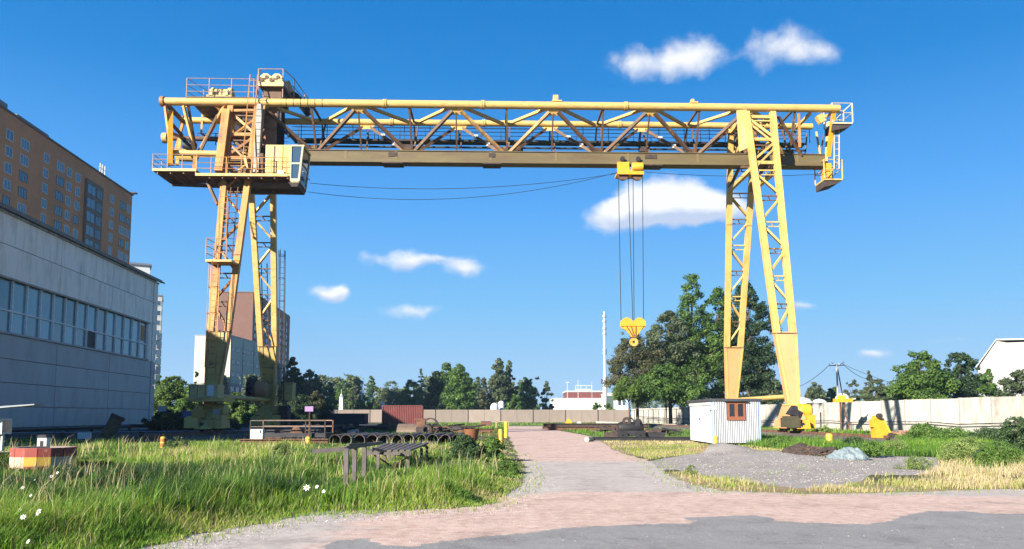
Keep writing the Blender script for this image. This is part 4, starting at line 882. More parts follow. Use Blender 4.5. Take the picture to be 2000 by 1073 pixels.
# red roofed white works, chimney and hall on the right
def simple_house(name, u0, u1, vt, Y, depth, wallm, roofm, label, cat='building', parapet=.5):
    a = at(u0, vt, Y); b = at(u1, vt, Y); o = empty(name, (a.x, Y, 0), 0, label, cat); w = b.x-a.x
    MB().box(0, w, 0, depth, 0, a.z-parapet).build('wall', wallm, o); MB().box(-.2, w+.2, -.2, depth+.2, a.z-parapet, a.z).build('roof', roofm, o); return o, w, a.z
WALLW = pm('works_white', (.78, .77, .74), (.70, .69, .67), .5, .6)
RREDM = pm('works_red_band', (.26, .07, .07), (.2, .05, .05))
o, w, h = simple_house('white_works', 1081, 1185, 778, 330, 30, WALLW, WALLW, 'white works building with dark red upper band beyond the far wall', 'factory')
a = at(1106, 766, 330); b = at(1185, 766, 330); x0 = a.x-o.location.x; MB().box(x0, w, .5, 20, h, a.z).build('upper_storey', RREDM, o); MB().box(x0-.3, w+.2, .2, 20.3, a.z, a.z+.5).build('roof', WALLW, o)
for i in range(4): MB().box(8+i*5.5, 10.5+i*5.5, -.04, 0, 2.4, 3.6).build('window', GLASS, o)
for i in range(9): MB().box(x0+1+i*1.9, x0+1.25+i*1.9, .42, .5, h, a.z-.1).build('wall_rib', pm('rib_red', (.36, .13, .12)), o)
x1 = at(1128, 790, 330).x-o.location.x; MB().box(x1, x1+6, 4, 9, a.z+.5, a.z+1.4).build('roof_house', WALLW, o)
for i in range(4): MB().box(x1-.5+i*2.3, x1-.35+i*2.3, 4, 4.2, a.z+.5, a.z+3).build('roof_rail', TRIMW, o)
MB().box(x1-.5, x1+6.6, 4, 4.2, a.z+2.9, a.z+3.05).build('roof_rail', TRIMW, o)
o, w, h = simple_house('gate_house', 1184, 1226, 768, 300, 16, WALLW, WALLW, 'smaller white building with two dark windows behind the right end of far wall', 'building')
for i in range(2): MB().box(4.6+i*1.7, 5.8+i*1.7, -.04, 0, h-4.8, h-2.6).build('window', GLASS, o)
MB().box(3.2, w-.4, -.6, 0, h-1.9, h-1.5).build('canopy', GREYST, o); MB().box(.2, 2.8, -.05, 0, 1, h-1).build('dark_door', pm('dark_green_door', (.06, .09, .08)), o)
def mast(u, v, Y, r, label, cat='mast', arm=0, group=None, name='lamp_mast'):
    p = at(u, v, Y); t = empty(name, (p.x, Y, 0), 0, label, cat, group)
    MB().tube((0, 0, 0), (0, 0, p.z), r, 8, r*.6).build('pole', TRIMW, t)
    if arm: MB().box(-arm, arm, -.15, .15, p.z, p.z+.3).build('lamp_head', TRIMW, t)
    return t
mast(1108, 748, 300, .13, 'white lamp mast with small head at the left of the white works', arm=.6)
mast(1129, 742, 300, .11, 'thin white mast in front of the dark red band', )
mast(1156, 745, 310, .08, 'thinnest white mast left of the tall chimney')
mast(1203, 749, 290, .10, 'white lamp mast with small head right of the tall chimney', arm=.5)
p = at(1180, 608, 210); q = at(1180, 812, 210)
ch = empty('steel_chimney', (p.x, 210, 0), 0, 'tall slim white ringed steel chimney left of the tree group', 'chimney')
MB().lathe([(.60, 0), (.58, 9), (.40, 14), (.38, 20), (.36, p.z-4.5), (.34, p.z-4.4), (.30, p.z-1.5), (.18, p.z-.2), (.02, p.z)], n=14).build('stack', pm('chimney_white', (.66, .67, .70), (.55, .56, .6), 1), ch)
for z in (at(1180, 684, 210).z, at(1180, 690, 210).z, at(1180, 642, 210).z, at(1180, 652, 210).z, at(1180, 618, 210).z, at(1180, 628, 210).z): MB().lathe([(.38, -.35), (.56, -.3), (.56, .3), (.38, .35)], (0, 0, z), 14).build('stack_ring', pm('chimney_grey', (.45, .46, .50)), ch)
p = at(667, 768, 270); ob = empty('obelisk', (p.x, 270, 0), 0, 'white pointed obelisk standing among the far trees at left', 'obelisk')
MB().hexa([(-.85, -.85, 0), (.85, -.85, 0), (.85, .85, 0), (-.85, .85, 0), (-.55, -.55, p.z-1.6), (.55, -.55, p.z-1.6), (.55, .55, p.z-1.6), (-.55, .55, p.z-1.6)]).build('shaft', WALLW, ob)
MB().lathe([(.7, p.z-1.6), (.3, p.z-.5), (.02, p.z)], n=4).build('tip', WALLW, ob); MB().tube((0, 0, p.z), (0, 0, p.z+1.3), .07, 6).build('spike', WALLW, ob)
mast(707, 750, 240, .34, 'thicker white post with bent top left of the red container', 'lamp post', arm=.5, name='lamp_post'); mast(722, 752, 240, .30, 'plain white post just left of the red container', 'lamp post', name='lamp_post')
def dish(u, v, Y, r, label):
    p = at(u, v, Y); t = empty('white_dome', (p.x, Y, 0), 0, label, 'dome')
    MB().lathe([(r, 0), (r*1.02, max(.1, p.z-r)), (r*.85, p.z-r*.45), (r*.5, p.z-r*.13), (.02, p.z)], n=16).build('dome', WALLW, t)
    MB().box(-.3, .3, -r-.1, -r+.5, 0, 2.2).build('base_door', GREYST, t)
dish(966, 787, 187, 1.0, 'pale dome left of the bare tall birch behind far wall'); dish(979, 783, 190, .8, 'pale narrow dome under the tall birch behind far wall'); dish(748, 784, 200, .5, 'small white dome showing above the red container')
dish(1567, 776, 118, 2.0, 'wide white dome behind right crane leg'); dish(1600, 779, 125, 1.6, 'lower white dome right of the right crane leg'); dish(1645, 768, 140, 1.3, 'cream dome behind the yellow spreader on the white wall')
# hall at the far right edge
hc = at(1908, 760, 150)
o = empty('curved_roof_hall', (at(1913, 790, 150).x, 150, 0), math.radians(-32), 'pale grey metal hall with high gable at the right edge', 'hall')
zt = at(1950, 668, 150).z; zl = at(1912, 720, 150).z
HALL = pm('hall_cladding', (.56, .57, .55), (.50, .51, .50), 1, .5)
MB().prism([(0, 0, 0), (20, 0, 0), (20, 0, zt-.6), (5.0, 0, zt-.4), (3.4, 0, zt), (0, 0, zl)], (0, 28, 0)).build('wall', HALL, o)
MB().prism([(-.3, -.3, zl), (3.3, -.3, zt+.1), (3.3, -.3, zt+.4), (-.3, -.3, zl+.35)], (0, 28.6, 0)).prism([(3.3, -.3, zt+.1), (20, -.3, zt-.3), (20, -.3, zt), (3.3, -.3, zt+.4)], (0, 28.6, 0)).build('roof', pm('hall_roof', (.5, .5, .48)), o)
for x, w in ((3.9, .35), (8.3, .3), (11.4, .2), (14.6, .2)): MB().box(x, x+w, -.08, 0, 0, zt-.8).build('wall_strip', TRIMW, o)
MB().prism([(8.6, -.05, zt-.5), (20, -.05, zt-.5), (20, -.05, zt-4.5), (11.2, -.05, zt-4.3)], (0, .045, 0)).build('yellow_panel', pm('hall_yellow', (.66, .62, .35)), o)
MB().box(5.2, 8.0, -.04, 0, 0, zt-1.6).build('gate_panel', pm('hall_grey_panel', (.40, .41, .41)), o)

# ------------------------------------------------------------------ walls of concrete panels
def fence(name, A, B, H, step, m, pm_, label, band=None, seam=False):
    d = Vector((B[0]-A[0], B[1]-A[1])); Ln = d.length; o = empty(name, (A[0], A[1], 0), math.atan2(d.y, d.x), label, 'wall'); n = round(Ln/step); s = Ln/n
    a = MB().box(.06, s-.06, -.07, .07, .05, H)
    if band: a = MB().box(.06, s-.06, -.07, .07, band+.02, H)
    pme = a.mesh('wall_panel', m)
    bme = MB().box(.06, s-.06, -.09, .09, 0, band).mesh('base_panel', pm('fence_base_grey', (.60, .56, .50), (.46, .43, .39), 1, jitter=.1)) if band else None
    po = MB().box(-.09, .09, -.12, .12, 0, H+.04).mesh('wall_post', pm_)
    for i in range(n):
        c = link('wall_panel', pme, o, (i*s, rnd.uniform(-.015, .015), rnd.uniform(-.03, .03)))
        c.rotation_euler = (rnd.uniform(-.008, .008), 0, 0)
        if bme: link('base_panel', bme, o, (i*s, 0, 0))
        if seam: MB().box(s/2-.02, s/2+.02, -.085, .085, .1, H-.02).build('panel_seam', DKSTEEL, c)
        link('wall_post', po, o, (i*s, 0, 0))
    return o
FENA = pm('far_wall_concrete', (.36, .29, .25), (.29, .235, .20), .9, .9, dirt=(.20, .165, .14), dscale=1.0, dlo=.5, dhi=.8, stretch=(1, 1, .5), jitter=.15, bump=.2)
FENB = pm('white_wall_concrete', (.76, .72, .65), (.62, .58, .52), .6, .8, dirt=(.24, .21, .18), dscale=1.3, dlo=.42, dhi=.72, stretch=(1, 1, .3), jitter=.24, bump=.15)
fence('concrete_wall', (-48.0, 178.0), (27.6, 180.0), 3.0, 7.8, FENA, DKSTEEL, 'long grey brown concrete panel wall across the far end of the yard', seam=True)
fence('whitewashed_wall', (27.9, 179.4), (44.8, 30.0), 3.22, 4.0, FENB, pm('fence_post_grey', (.5, .47, .42), (.4, .37, .33)), 'long whitewashed concrete panel wall along the right side of the yard', band=.9)
# lattice fence of posts in front of the white wall, far part
o, dv = frame_of('wire_fence', (26.4, 172.0), (31.0, 118.0), label='thin dark post and rail fence before the white wall under the trees', cat='fence')
Lf = 54.2
for i in range(15): MB().box(i*3.85-.05, i*3.85+.05, -.05, .05, 0, 2.9).build('fence_post', DKSTEEL, o)
for z in (1.1, 2.75): MB().box(0, Lf, -.03, .03, z, z+.07).build('fence_rail', DKSTEEL, o)
# pipe on the white wall
A_ = Vector((29.0, 165.0, 1.05)); B_ = Vector((40.4, 64.0, 1.0))
o = empty('wall_pipe', (0, 0, 0), 0, 'thin black pipe running along the white wall at knee height', 'pipe')
pts = [Vector((28.9+(40.9-28.9)*k/24, 165-(165-60)*k/24, 1.02+.04*math.sin(k*1.9)-(.12 if k % 4 == 2 else 0))) for k in range(25)]+[Vector((42.3, 48, 1.3)), Vector((43.2, 40, 1.45))]
MB().path(pts, .045, 6).build('pipe_run', BLACK, o)
for k in range(0, 27, 3): p = pts[min(k, 26)]; MB().box(p.x-.04, p.x+.04, p.y-.04, p.y+.04, 0, p.z).build('pipe_bracket', RUSTD, o)

# ------------------------------------------------------------------ foliage
def quads_mesh(name, C, A, B, tint, m):
    n = len(C); co = np.stack([C-A, C-B*.9, C+A, C+B], 1).reshape(-1, 3).astype(np.float32)
    me = bpy.data.meshes.new(name); me.vertices.add(4*n); me.vertices.foreach_set('co', co.ravel())
    me.loops.add(4*n); me.loops.foreach_set('vertex_index', np.arange(4*n, dtype=np.int32))
    me.polygons.add(n); me.polygons.foreach_set('loop_start', np.arange(0, 4*n, 4, dtype=np.int32)); me.polygons.foreach_set('loop_total', np.full(n, 4, np.int32))
    me.update(calc_edges=True); set_attr(me, 'tint', np.repeat(tint, 4)); me.materials.append(m); return me
def rdir(n):
    v = NR.normal(size=(n, 3)); return v/np.linalg.norm(v, axis=1, keepdims=True)
PROF = {'round': lambda t: np.sqrt(np.clip(1-(2*t-.9)**2/1.25, .02, 1)), 'oval': lambda t: np.clip(np.sin(np.pi*np.clip(t, .02, 1)**.75), .05, 1)**.75,
        'cone': lambda t: np.clip(1.02-t, .06, 1)**.8*np.clip(t*6, .4, 1), 'spire': lambda t: np.clip(np.sin(np.pi*np.clip(t*.93+.06, 0, 1)**.6), .1, 1)**.9,
        'bush': lambda t: np.sqrt(np.clip(1-t**2.2, .05, 1)), 'dome': lambda t: np.clip(1-np.abs(t-.42)**2.2*2.6, .12, 1)}
def leaves(H, R, z0, prof, ncl, nleaf, size, csz=.3, lean=0.0, flat=.75, seed=0, droop=0, fill=.35, ry=1.0):
    t = NR.random(ncl); t = np.where(NR.random(ncl) < .3, t**.6, t)
    a = NR.random(ncl)*2*np.pi; rr = PROF[prof](t)*(1+.28*np.sin(a*3+seed)*np.cos(t*7+seed)+NR.normal(0, .13, ncl)); q = np.where(NR.random(ncl) < fill, NR.random(ncl)**.5, .72+.28*NR.random(ncl))
    cs = R*csz*(.55+.85*NR.random(ncl))*np.clip(PROF[prof](t), .5, 1)
    cx = np.cos(a)*rr*q*(R-cs*.45)+lean*t*H; cy = np.sin(a)*rr*q*(R-cs*.45)*ry; cz = z0+t*(H-z0-cs*.6)
    cc = np.stack([cx, cy, cz], 1)
    w = cs**2; k = NR.choice(ncl, nleaf, p=w/w.sum())
    d = rdir(nleaf); rad = cs[k]*NR.random(nleaf)**.38*np.where(NR.random(nleaf) < .08, 1.35, 1)
    P = cc[k]+d*rad[:, None]*np.array([1, 1, flat]); P[:, 2] = np.maximum(P[:, 2], .05)
    nrm = d*.9+rdir(nleaf)*.9+np.array([0, 0, .5]); nrm /= np.linalg.norm(nrm, axis=1, keepdims=True)
    A = np.cross(nrm, rdir(nleaf)); A /= np.linalg.norm(A, axis=1, keepdims=True)+1e-9; B = np.cross(nrm, A)
    s = size*(.55+.8*NR.random(nleaf)); A *= s[:, None]; B *= s[:, None]*.55
    if droop: P[:, 2] -= droop*NR.random(nleaf)**2*.5
    tint = np.clip(NR.random(ncl)[k]*.65+NR.random(nleaf)*.4, 0, 1)
    return P, A, B, tint, cc
LG = leafmat('leaf_green', (.036, .082, .018), (.12, .20, .038), mid=(.068, .13, .026))
LD = leafmat('leaf_dark', (.016, .036, .018), (.048, .085, .030))
LGY = leafmat('leaf_grey_green', (.048, .070, .034), (.125, .155, .075))
LBR = leafmat('leaf_bronze', (.046, .055, .026), (.12, .12, .055))
LLT = leafmat('leaf_light', (.045, .09, .016), (.13, .20, .04))
def tree(name, label, u, vt, wpx, Y, prof='round', m=LG, ncl=60, n=6000, size=.3, z0=.2, csz=.3, lean=0, cat='tree', group=None, flat=.75, trunk=None, fill=.35, limbs=10):
    p = at(u, vt, Y); H = p.z; R = wpx/2*Y/F; z0 = max(z0*H, 4.2) if group and 'big clump' in group else z0*H
    o = empty(name, (p.x, Y, 0), 0, label, cat, group)
    ncl = int(ncl*3.4) if Y > 150 else int(ncl*1.7); csz = csz*(1.1 if Y > 150 else 1.0); n = int(n*(2.4 if Y > 150 else 2.1)); size = size*(.9 if Y > 150 else .80)
    P, A, B, ti, cc = leaves(H, R, z0, prof, ncl, n, size, csz, lean, flat, seed=u, fill=fill)
    link('crown', quads_mesh('crown', P, A, B, ti, m), o)
    tr_ = trunk or max(.1, H*.018); mb = MB(); pts = []
    for i in range(6):
        s = i/5; pts.append(Vector((lean*s*s*H*.6+rnd.uniform(-.15, .15)*s*R*.3, rnd.uniform(-.1, .1)*s*R*.3, s*H*.85)))
    for i in range(5): mb.tube(pts[i], pts[i+1], tr_*(1-.17*i), 7, tr_*(1-.17*(i+1)), cap=False)
    mb.build('trunk', BARK, o)
    mb = MB()
    for c in cc[:limbs]:
        s = max(.12, min(.75, c[2]/H-.18)); b = pts[int(s*5)].lerp(pts[min(5, int(s*5)+1)], s*5-int(s*5)); mid = b.lerp(Vector(c), .5)+Vector((0, 0, R*.06))
        mb.tube(b, mid, tr_*.4, 5, tr_*.25, False).tube(mid, c, tr_*.25, 5, tr_*.07, False)
    if limbs: mb.build('limbs', BARK, o)
    return o
g = 'trees of the big clump behind the right crane legs'
tree('broadleaf_tree', 'bronze green tree at the left edge of the big clump behind the hook', 1243, 640, 112, 128, 'dome', LBR, 60, 8500, .24, .16, .24, lean=-.03, group=g)
tree('broadleaf_tree', 'grey green round topped tree in the middle of the big clump', 1306, 606, 128, 132, 'oval', LGY, 95, 16000, .24, .06, .24, group=g)
tree('poplar_tree', 'tallest pointed poplar of the big clump behind the yard', 1345, 535, 122, 134, 'spire', LG, 95, 13000, .25, .12, .26, lean=.02, group=g, fill=.5)
tree('broadleaf_tree', 'dark dense tree between the poplar and the right crane legs', 1402, 562, 132, 136, 'oval', LG, 130, 18000, .25, .06, .22, group=g)
tree('broadleaf_tree', 'dark tree seen through the right crane legs', 1456, 546, 112, 131, 'oval', LD, 120, 15000, .25, .05, .24, group=g)
tree('broadleaf_tree', 'low bright green tree at the foot of the big clump', 1228, 735, 62, 122, 'dome', LLT, 40, 4500, .22, .10, .3, group=g)
tree('broadleaf_tree', 'low leafy tree at the foot of the clump left of the white hut', 1300, 708, 120, 124, 'bush', LG, 60, 8500, .24, .06, .26, group=g)
tree('broadleaf_tree', 'small hazy tree between the right crane legs', 1502, 736, 60, 190, 'round', LGY, 30, 2500, .4, .1, group=g)
g = 'trees behind the white wall'
tree('broadleaf_tree', 'spreading bright leafed tree behind the white wall at right', 1797, 684, 118, 112, 'dome', LG, 75, 12000, .24, .05, .25, group=g)
tree('broadleaf_tree', 'very dark tree behind the white wall beside the bright one', 1872, 689, 104, 118, 'dome', LD, 75, 11000, .25, .05, .24, group=g)
tree('broadleaf_tree', 'narrow green tree in front of the grey hall', 1928, 718, 46, 108, 'oval', LG, 30, 4500, .22, .05, .3, group=g)
tree('broadleaf_tree', 'rounded grey green tree at the right edge of the picture', 1992, 722, 92, 104, 'bush', LGY, 60, 9000, .22, .05, .25, group=g)
tree('broadleaf_tree', 'grey bushy tree left of the spreading tree behind white wall', 1712, 740, 62, 135, 'dome', LGY, 36, 4500, .26, .05, group=g)
tree('broadleaf_tree', 'small grey tree just right of the utility pole', 1664, 742, 44, 150, 'dome', LGY, 26, 2600, .3, .05, group=g)
tree('broadleaf_tree', 'small green tree just left of the utility pole', 1628, 756, 40, 150, 'dome', LG, 26, 2600, .3, .05, group=g)
tree('broadleaf_tree', 'small tree behind the white domes', 1592, 746, 46, 190, 'dome', LGY, 26, 2200, .35, .05, group=g)
tree('broadleaf_tree', 'thin straggly tree with bare top above the grey bushes', 1697, 724, 24, 160, 'spire', LBR, 16, 500, .3, .3, group=g)
g = 'trees beyond the far wall'
for name, lab, u, vt, w, Y, pr, m, n, z in (
    ('broadleaf_tree', 'dark ragged tree just right of the left crane legs', 572, 698, 44, 190, 'oval', LD, 5200, .05),
    ('broadleaf_tree', 'rounded grey green tree second from the left crane legs', 606, 722, 56, 215, 'dome', LGY, 3600, .05),
    ('broadleaf_tree', 'slim tree left of the white obelisk', 643, 744, 30, 225, 'oval', LG, 1600, .05),
    ('broadleaf_tree', 'tree directly behind the white obelisk', 672, 740, 44, 284, 'dome', LG, 2400, .05),
    ('broadleaf_tree', 'low tree between the obelisk and the white posts', 694, 748, 34, 250, 'dome', LGY, 1600, .05),
    ('poplar_tree', 'pointed tree behind the two white posts', 726, 734, 34, 262, 'spire', LG, 2200, .05),
    ('broadleaf_tree', 'pale hazy tree above the red container', 764, 744, 62, 260, 'dome', LGY, 3000, .05),
    ('broadleaf_tree', 'mid green tree right of the red container', 803, 740, 52, 235, 'dome', LG, 3000, .05),
    ('poplar_tree', 'thin feathery tree left of the dark conical one', 823, 720, 26, 240, 'spire', LGY, 900, .2),
    ('spruce_tree', 'dark conical tree left of the broad green one', 852, 724, 66, 205, 'cone', LD, 7000, .03),
    ('broadleaf_tree', 'tall round crown rising between the dark and green trees', 872, 707, 52, 225, 'oval', LG, 4500, .05),
    ('broadleaf_tree', 'broad green cone shaped tree above the middle of the far wall', 898, 711, 66, 200, 'oval', LG, 8000, .02),
    ('spruce_tree', 'dark flank tree right of the broad green cone', 918, 738, 42, 206, 'cone', LD, 3800, .02),
    ('broadleaf_tree', 'low yellowish tree right of the dark flank tree', 946, 760, 38, 215, 'dome', LBR, 2000, .05),
    ('birch_tree', 'tall airy birch with white trunk above the far wall', 975, 698, 46, 205, 'oval', LGY, 3000, .25),
    ('birch_tree', 'second airy birch close to the tallest one', 995, 704, 34, 210, 'spire', LGY, 2300, .15),
    ('broadleaf_tree', 'round grey green tree right of the two birches', 1028, 737, 46, 215, 'dome', LG, 3300, .08),
    ('birch_tree', 'small pointed birch left of the white works', 1067, 745, 30, 220, 'spire', LGY, 1800, .08),
    ('broadleaf_tree', 'low bush behind the far wall below the birches', 1005, 770, 44, 205, 'dome', LG, 1800, .05),
    ('broadleaf_tree', 'low green tree left of the steel chimney', 1166, 786, 22, 205, 'dome', LG, 900, .05),
    ('broadleaf_tree', 'low green tree at the foot of the steel chimney', 1188, 787, 22, 198, 'dome', LLT, 900, .05),
    ('broadleaf_tree', 'low pale green bush between white posts and container', 712, 772, 30, 200, 'dome', LLT, 1100, .05),
    ('broadleaf_tree', 'low green bush left of the white obelisk', 643, 775, 34, 200, 'dome', LG, 1300, .05)):
    tree(name, lab, u, vt, w, Y, pr, m, max(14, n//110), n, .36 if n > 1000 else .3, z, .27, group=g, limbs=6)
def far_wood(label, x0, x1, y, h0, h1, n, m, name='far_wood'):
    ncl = int((x1-x0)/2.2); cx = np.linspace(x0, x1, ncl)+NR.normal(0, 2, ncl); top = h0+(h1-h0)*np.clip(fbm(cx, cx*0+y, .05)*.9+fbm(cx, cx*0+y, .25)*.5-.2, 0, 1)
    k = NR.integers(0, ncl, n); t = NR.random(n)**.7; P = np.stack([cx[k]+NR.normal(0, 1.6, n)*(1.15-t), y+NR.normal(0, 4, n), top[k]*t], 1)
    nr = rdir(n)+np.array([-.3, -.5, .6]); nr /= np.linalg.norm(nr, axis=1, keepdims=True); A = np.cross(nr, rdir(n)); A /= np.linalg.norm(A, axis=1, keepdims=True)+1e-9; B = np.cross(nr, A)
    s = (.5+.5*NR.random(n))[:, None]; o = link(name, quads_mesh(name, P, A*s, B*s*.6, np.clip(NR.random(ncl)[k]*.6+NR.random(n)*.4, 0, 1), m)); tag(o, label, kind='stuff'); return o
far_wood('low hazy wood closing the view beyond the far wall', -120, 2, 300, 9, 21, 20000, LGY)
far_wood('low hazy wood behind the white works and the white wall', 44, 260, 380, 6, 14, 12000, LGY)
g = 'bushes on the left side of the yard'
for lab, u, vt, w, Y, m, n in (
    ('large bright green bush against the grey tower', 340, 734, 90, 132, LLT, 8000), ('pointed bush rising at the corner of the workshop', 318, 720, 30, 134, LG, 1800),
    ('bright bush left of the crane cabinet', 376, 750, 60, 128, LG, 4500), ('dark small tree top behind the left crane leg', 384, 726, 36, 138, LD, 1600),
    ('light green bush between the left crane legs', 462, 766, 66, 125, LLT, 5500), ('lower green bush under the tie tube of the left legs', 505, 786, 62, 122, LG, 4000), 
    ('dark bush right of the left crane legs', 590, 770, 66, 150, LD, 5000), ('olive bush behind the lilac sign', 618, 764, 52, 156, LBR, 3500), ('dark low bush near the black trailer', 640, 792, 56, 105, LD, 2600),
    ('dark low bush by the corner of the workshop', 330, 798, 80, 84, LD, 3500), ('dark low bush under the crane cabinet', 420, 800, 90, 86, LD, 3500), ('dark low bush behind the left rear crane leg', 545, 800, 80, 92, LD, 3500)):
    tree('bush', lab, u, vt, w, Y, 'bush' if n > 2500 or vt > 780 else 'oval', m, max(16, n//100), n, .17 if Y < 120 else .26, .01, .26, cat='bush', group=g, trunk=.06, limbs=5)
# ------------------------------------------------------------------ hut
f0 = gnd(1391, 869.5); f1 = gnd(1482.5, 869.5); f1.y = f0.y-.06; f1.x = (1482.5-1000)/F*f1.y
hutw = (f1-f0).length; rz = math.atan2(f1.y-f0.y, f1.x-f0.x)
hut = empty('site_hut', (f0.x, f0.y, 0), rz, 'white corrugated site hut with reddish framed window and dark roof', 'hut')
HH = at(1391, 779, f0.y).z; HD = 6.0
HUTW = pm('hut_white', (.80, .80, .80), (.72, .73, .74), 1.2, .5, dirt=(.45, .38, .30), dscale=1.5, dlo=.66, dhi=.85, bump=.04)
HUTB = pm('hut_blue_white', (.74, .76, .80), (.66, .68, .72), 1.2, .45, bump=.03)
MB().box(.04, hutw-.04, .05, HD, .1, HH-.12).build('wall', HUTW, hut)
pr_ = []; n = 26; wv = (hutw-.16)/n
for i in range(n): x = .08+i*wv; pr_ += [(x, .0), (x+wv*.18, -.085), (x+wv*.48, -.085), (x+wv*.62, .0)]
pr_.append((hutw-.08, 0))
mb = MB(); vs = [(x, y, .12) for x, y in pr_]+[(x, y, HH-.12) for x, y in pr_]; k = len(pr_); mb.add(vs, [(i, i+1, i+1+k, i+k) for i in range(k-1)]); mb.build('corrugated_front', HUTB, hut)
for x in (0, hutw-.08): MB().box(x, x+.09, -.07, .06, .08, HH-.1).build('corner_trim', pm('hut_trim_blue', (.25, .36, .55)), hut)
MB().box(-.12, .0, -.02, .35, HH-.62, HH-.45).box(.0, .3, -.1, -.07, HH-.62, HH-.42).build('bracket', HUTW, hut)
MB().prism([(-.12, -.16, HH-.13), (hutw+.08, -.16, HH-.13), (hutw+.08, -.16, HH), (-.12, -.16, HH)], (0, HD+.3, 0)).build('roof', pm('hut_roof', (.05, .052, .06), (.03, .03, .035), 3), hut)
MB().box(-.02, .035, .1, HD, HH-.35, HH-.14).build('fascia', HUTW, hut)
a = (1420-1391)/91.5*hutw; b = (1454-1391)/91.5*hutw; z1 = at(1430, 786, f0.y).z; z0 = at(1430, 821, f0.y).z
WR = pm('window_wood_red', (.30, .10, .045), (.22, .075, .035), 3, .6)
wn = MB().box(a, a+.12, -.14, -.04, z0, z1).box(b-.12, b, -.14, -.04, z0, z1).box(a+.12, b-.12, -.14, -.04, z1-.1, z1).box(a+.12, b-.12, -.14, -.04, z0, z0+.2).box((a+b)/2-.09, (a+b)/2+.09, -.14, -.04, z0+.2, z1-.1).build('window', WR, hut)
for s in (a+.12, (a+b)/2+.09): MB().box(s+.03, s+(b-a)/2-.24, -.11, -.06, z0+.22, z1-.13).build('pane', glassmat('dark_pane', (.012, .014, .018)) if s == a+.12 else bpy.data.materials['dark_pane'], wn)
MB().box(a-.16, b+.14, -.28, -.02, z1+.03, z1+.07).build('rain_hood', DKSTEEL, hut)
MB().box(-.01, .03, 2.0, 2.06, .15, HH-.4).build('door_edge', HUTB, hut); MB().box(-.05, 0, 3.0, 3.1, 1.4, 1.5).build('door_handle', DKSTEEL, hut)

# ------------------------------------------------------------------ things lying and standing in the yard
def thing(name, u, v, label, cat, group=None, rz=0.0, Y=None):
    p = gnd(u, v) if Y is None else at(u, v, Y)
    return empty(name, (p.x, p.y, 0 if Y is not None else float(gz(p.x, p.y))*0), rz, label, cat, group)
def pxm(Y): return Y/F   # metres per picture pixel at depth Y

# bollards
BY = pm('bollard_yellow', (.80, .52, .04), (.72, .44, .04), 3, .5, dirt=(.25, .12, .05), dscale=3, dlo=.6)
BR = pm('bollard_rust_stripe', (.42, .12, .03), (.3, .08, .02), 5, .7)
def bollard(u, vb, vt, r, label, stripes=False, lean=0.0):
    p = gnd(u, vb); o = empty('bollard', (p.x, p.y, 0), 0, label, 'bollard', 'yellow steel bollards'); H = at(u, vt, p.y).z
    o.rotation_euler = (0, lean, 0)
    MB().lathe([(r, -.1), (r, H-.06), (r*.8, H-.01), (.01, H)], n=18).build('post', BY, o)
    if stripes:
        for k in range(3): MB().lathe([(r+.004, 0), (r+.006, .01), (r+.006, .13), (r+.004, .14)], (0, 0, H*.18+k*H*.27), 18).build('stripe', BR, o)
    else: MB().lathe([(r+.004, 0), (r+.02, .01), (r+.02, .05), (r+.004, .06)], (0, 0, H*.68), 18).build('collar', BY, o)
bollard(318, 888, 853, .12, 'bollard with rusty orange stripes standing in the left grass', True)
bollard(602, 872, 853, .15, 'short yellow bollard in front of the lilac sign pole')
bollard(978.5, 872, 838, .11, 'nearer orange yellow bollard by the left edge of the red track', lean=-.03)
bollard(988.5, 856, 824, .14, 'farther yellow bollard by the left edge of the red track')
bollard(1397.5, 871, 851, .13, 'yellow bollard at the corner of the white hut')
bollard(1620.5, 874, 847, .17, 'yellow bollard beside the soil heap right of the hut')
# painted concrete ring on the left
CR = pm('painted_red', (.36, .075, .055), (.28, .06, .05), 3, .8, dirt=(.4, .3, .22), dscale=3, dlo=.6); CYE = pm('painted_yellow', (.65, .40, .05), (.55, .33, .05), 3, .8, dirt=(.35, .28, .2), dscale=3, dlo=.6); CPK = pm('painted_pale_pink', (.66, .42, .32), (.58, .40, .30), 3, .8)
def ring(x, y, R, H, label, rz):
    o = empty('painted_planter', (x, y, 0), rz, label, 'planter'); n = 8
    for i in range(n):
        a0 = 2*math.pi*i/n+.01; a1 = 2*math.pi*(i+1)/n-.01
        P = lambda a, r, z: (r*math.cos(a), r*math.sin(a), z)
        sl = MB().hexa([P(a0, R-.12, 0), P(a0, R-.02, 0), P(a1, R-.02, 0), P(a1, R-.12, 0), P(a0, R-.14, H), P(a0, R-.02, H), P(a1, R-.02, H), P(a1, R-.14, H)]).build('concrete_slab', FENA, o)
        for k in range(2):
            b0 = a0+(a1-a0)*k/2; b1 = a0+(a1-a0)*(k+1)/2
            for j in range(3):
                m = CR if (j == 2 or (j+k) % 2) else (CYE if j else CPK)
                if j == 1: m = (CYE, CPK)[(i+k) % 2]
                if j == 0: m = (CR, CPK)[(i+k) % 2]
                z0, z1 = H*j/3, H*(j+1)/3
                MB().hexa([P(b0, R-.02, z0), P(b0, R, z0), P(b1, R, z0), P(b1, R-.02, z0), P(b0, R-.02, z1), P(b0, R, z1), P(b1, R, z1), P(b1, R-.02, z1)]).build('painted_square', m, sl)
    return o
ring(gnd(84, 925).x, gnd(84, 925).y, .84, at(60, 882, 20).z+.02, 'ring planter painted in red yellow and white squares left of the tall grass', .35)
p = gnd(-20, 920); ring(p.x, p.y, .62, at(0, 883, p.y).z, 'red and yellow painted planter cut by the left picture edge', .1)
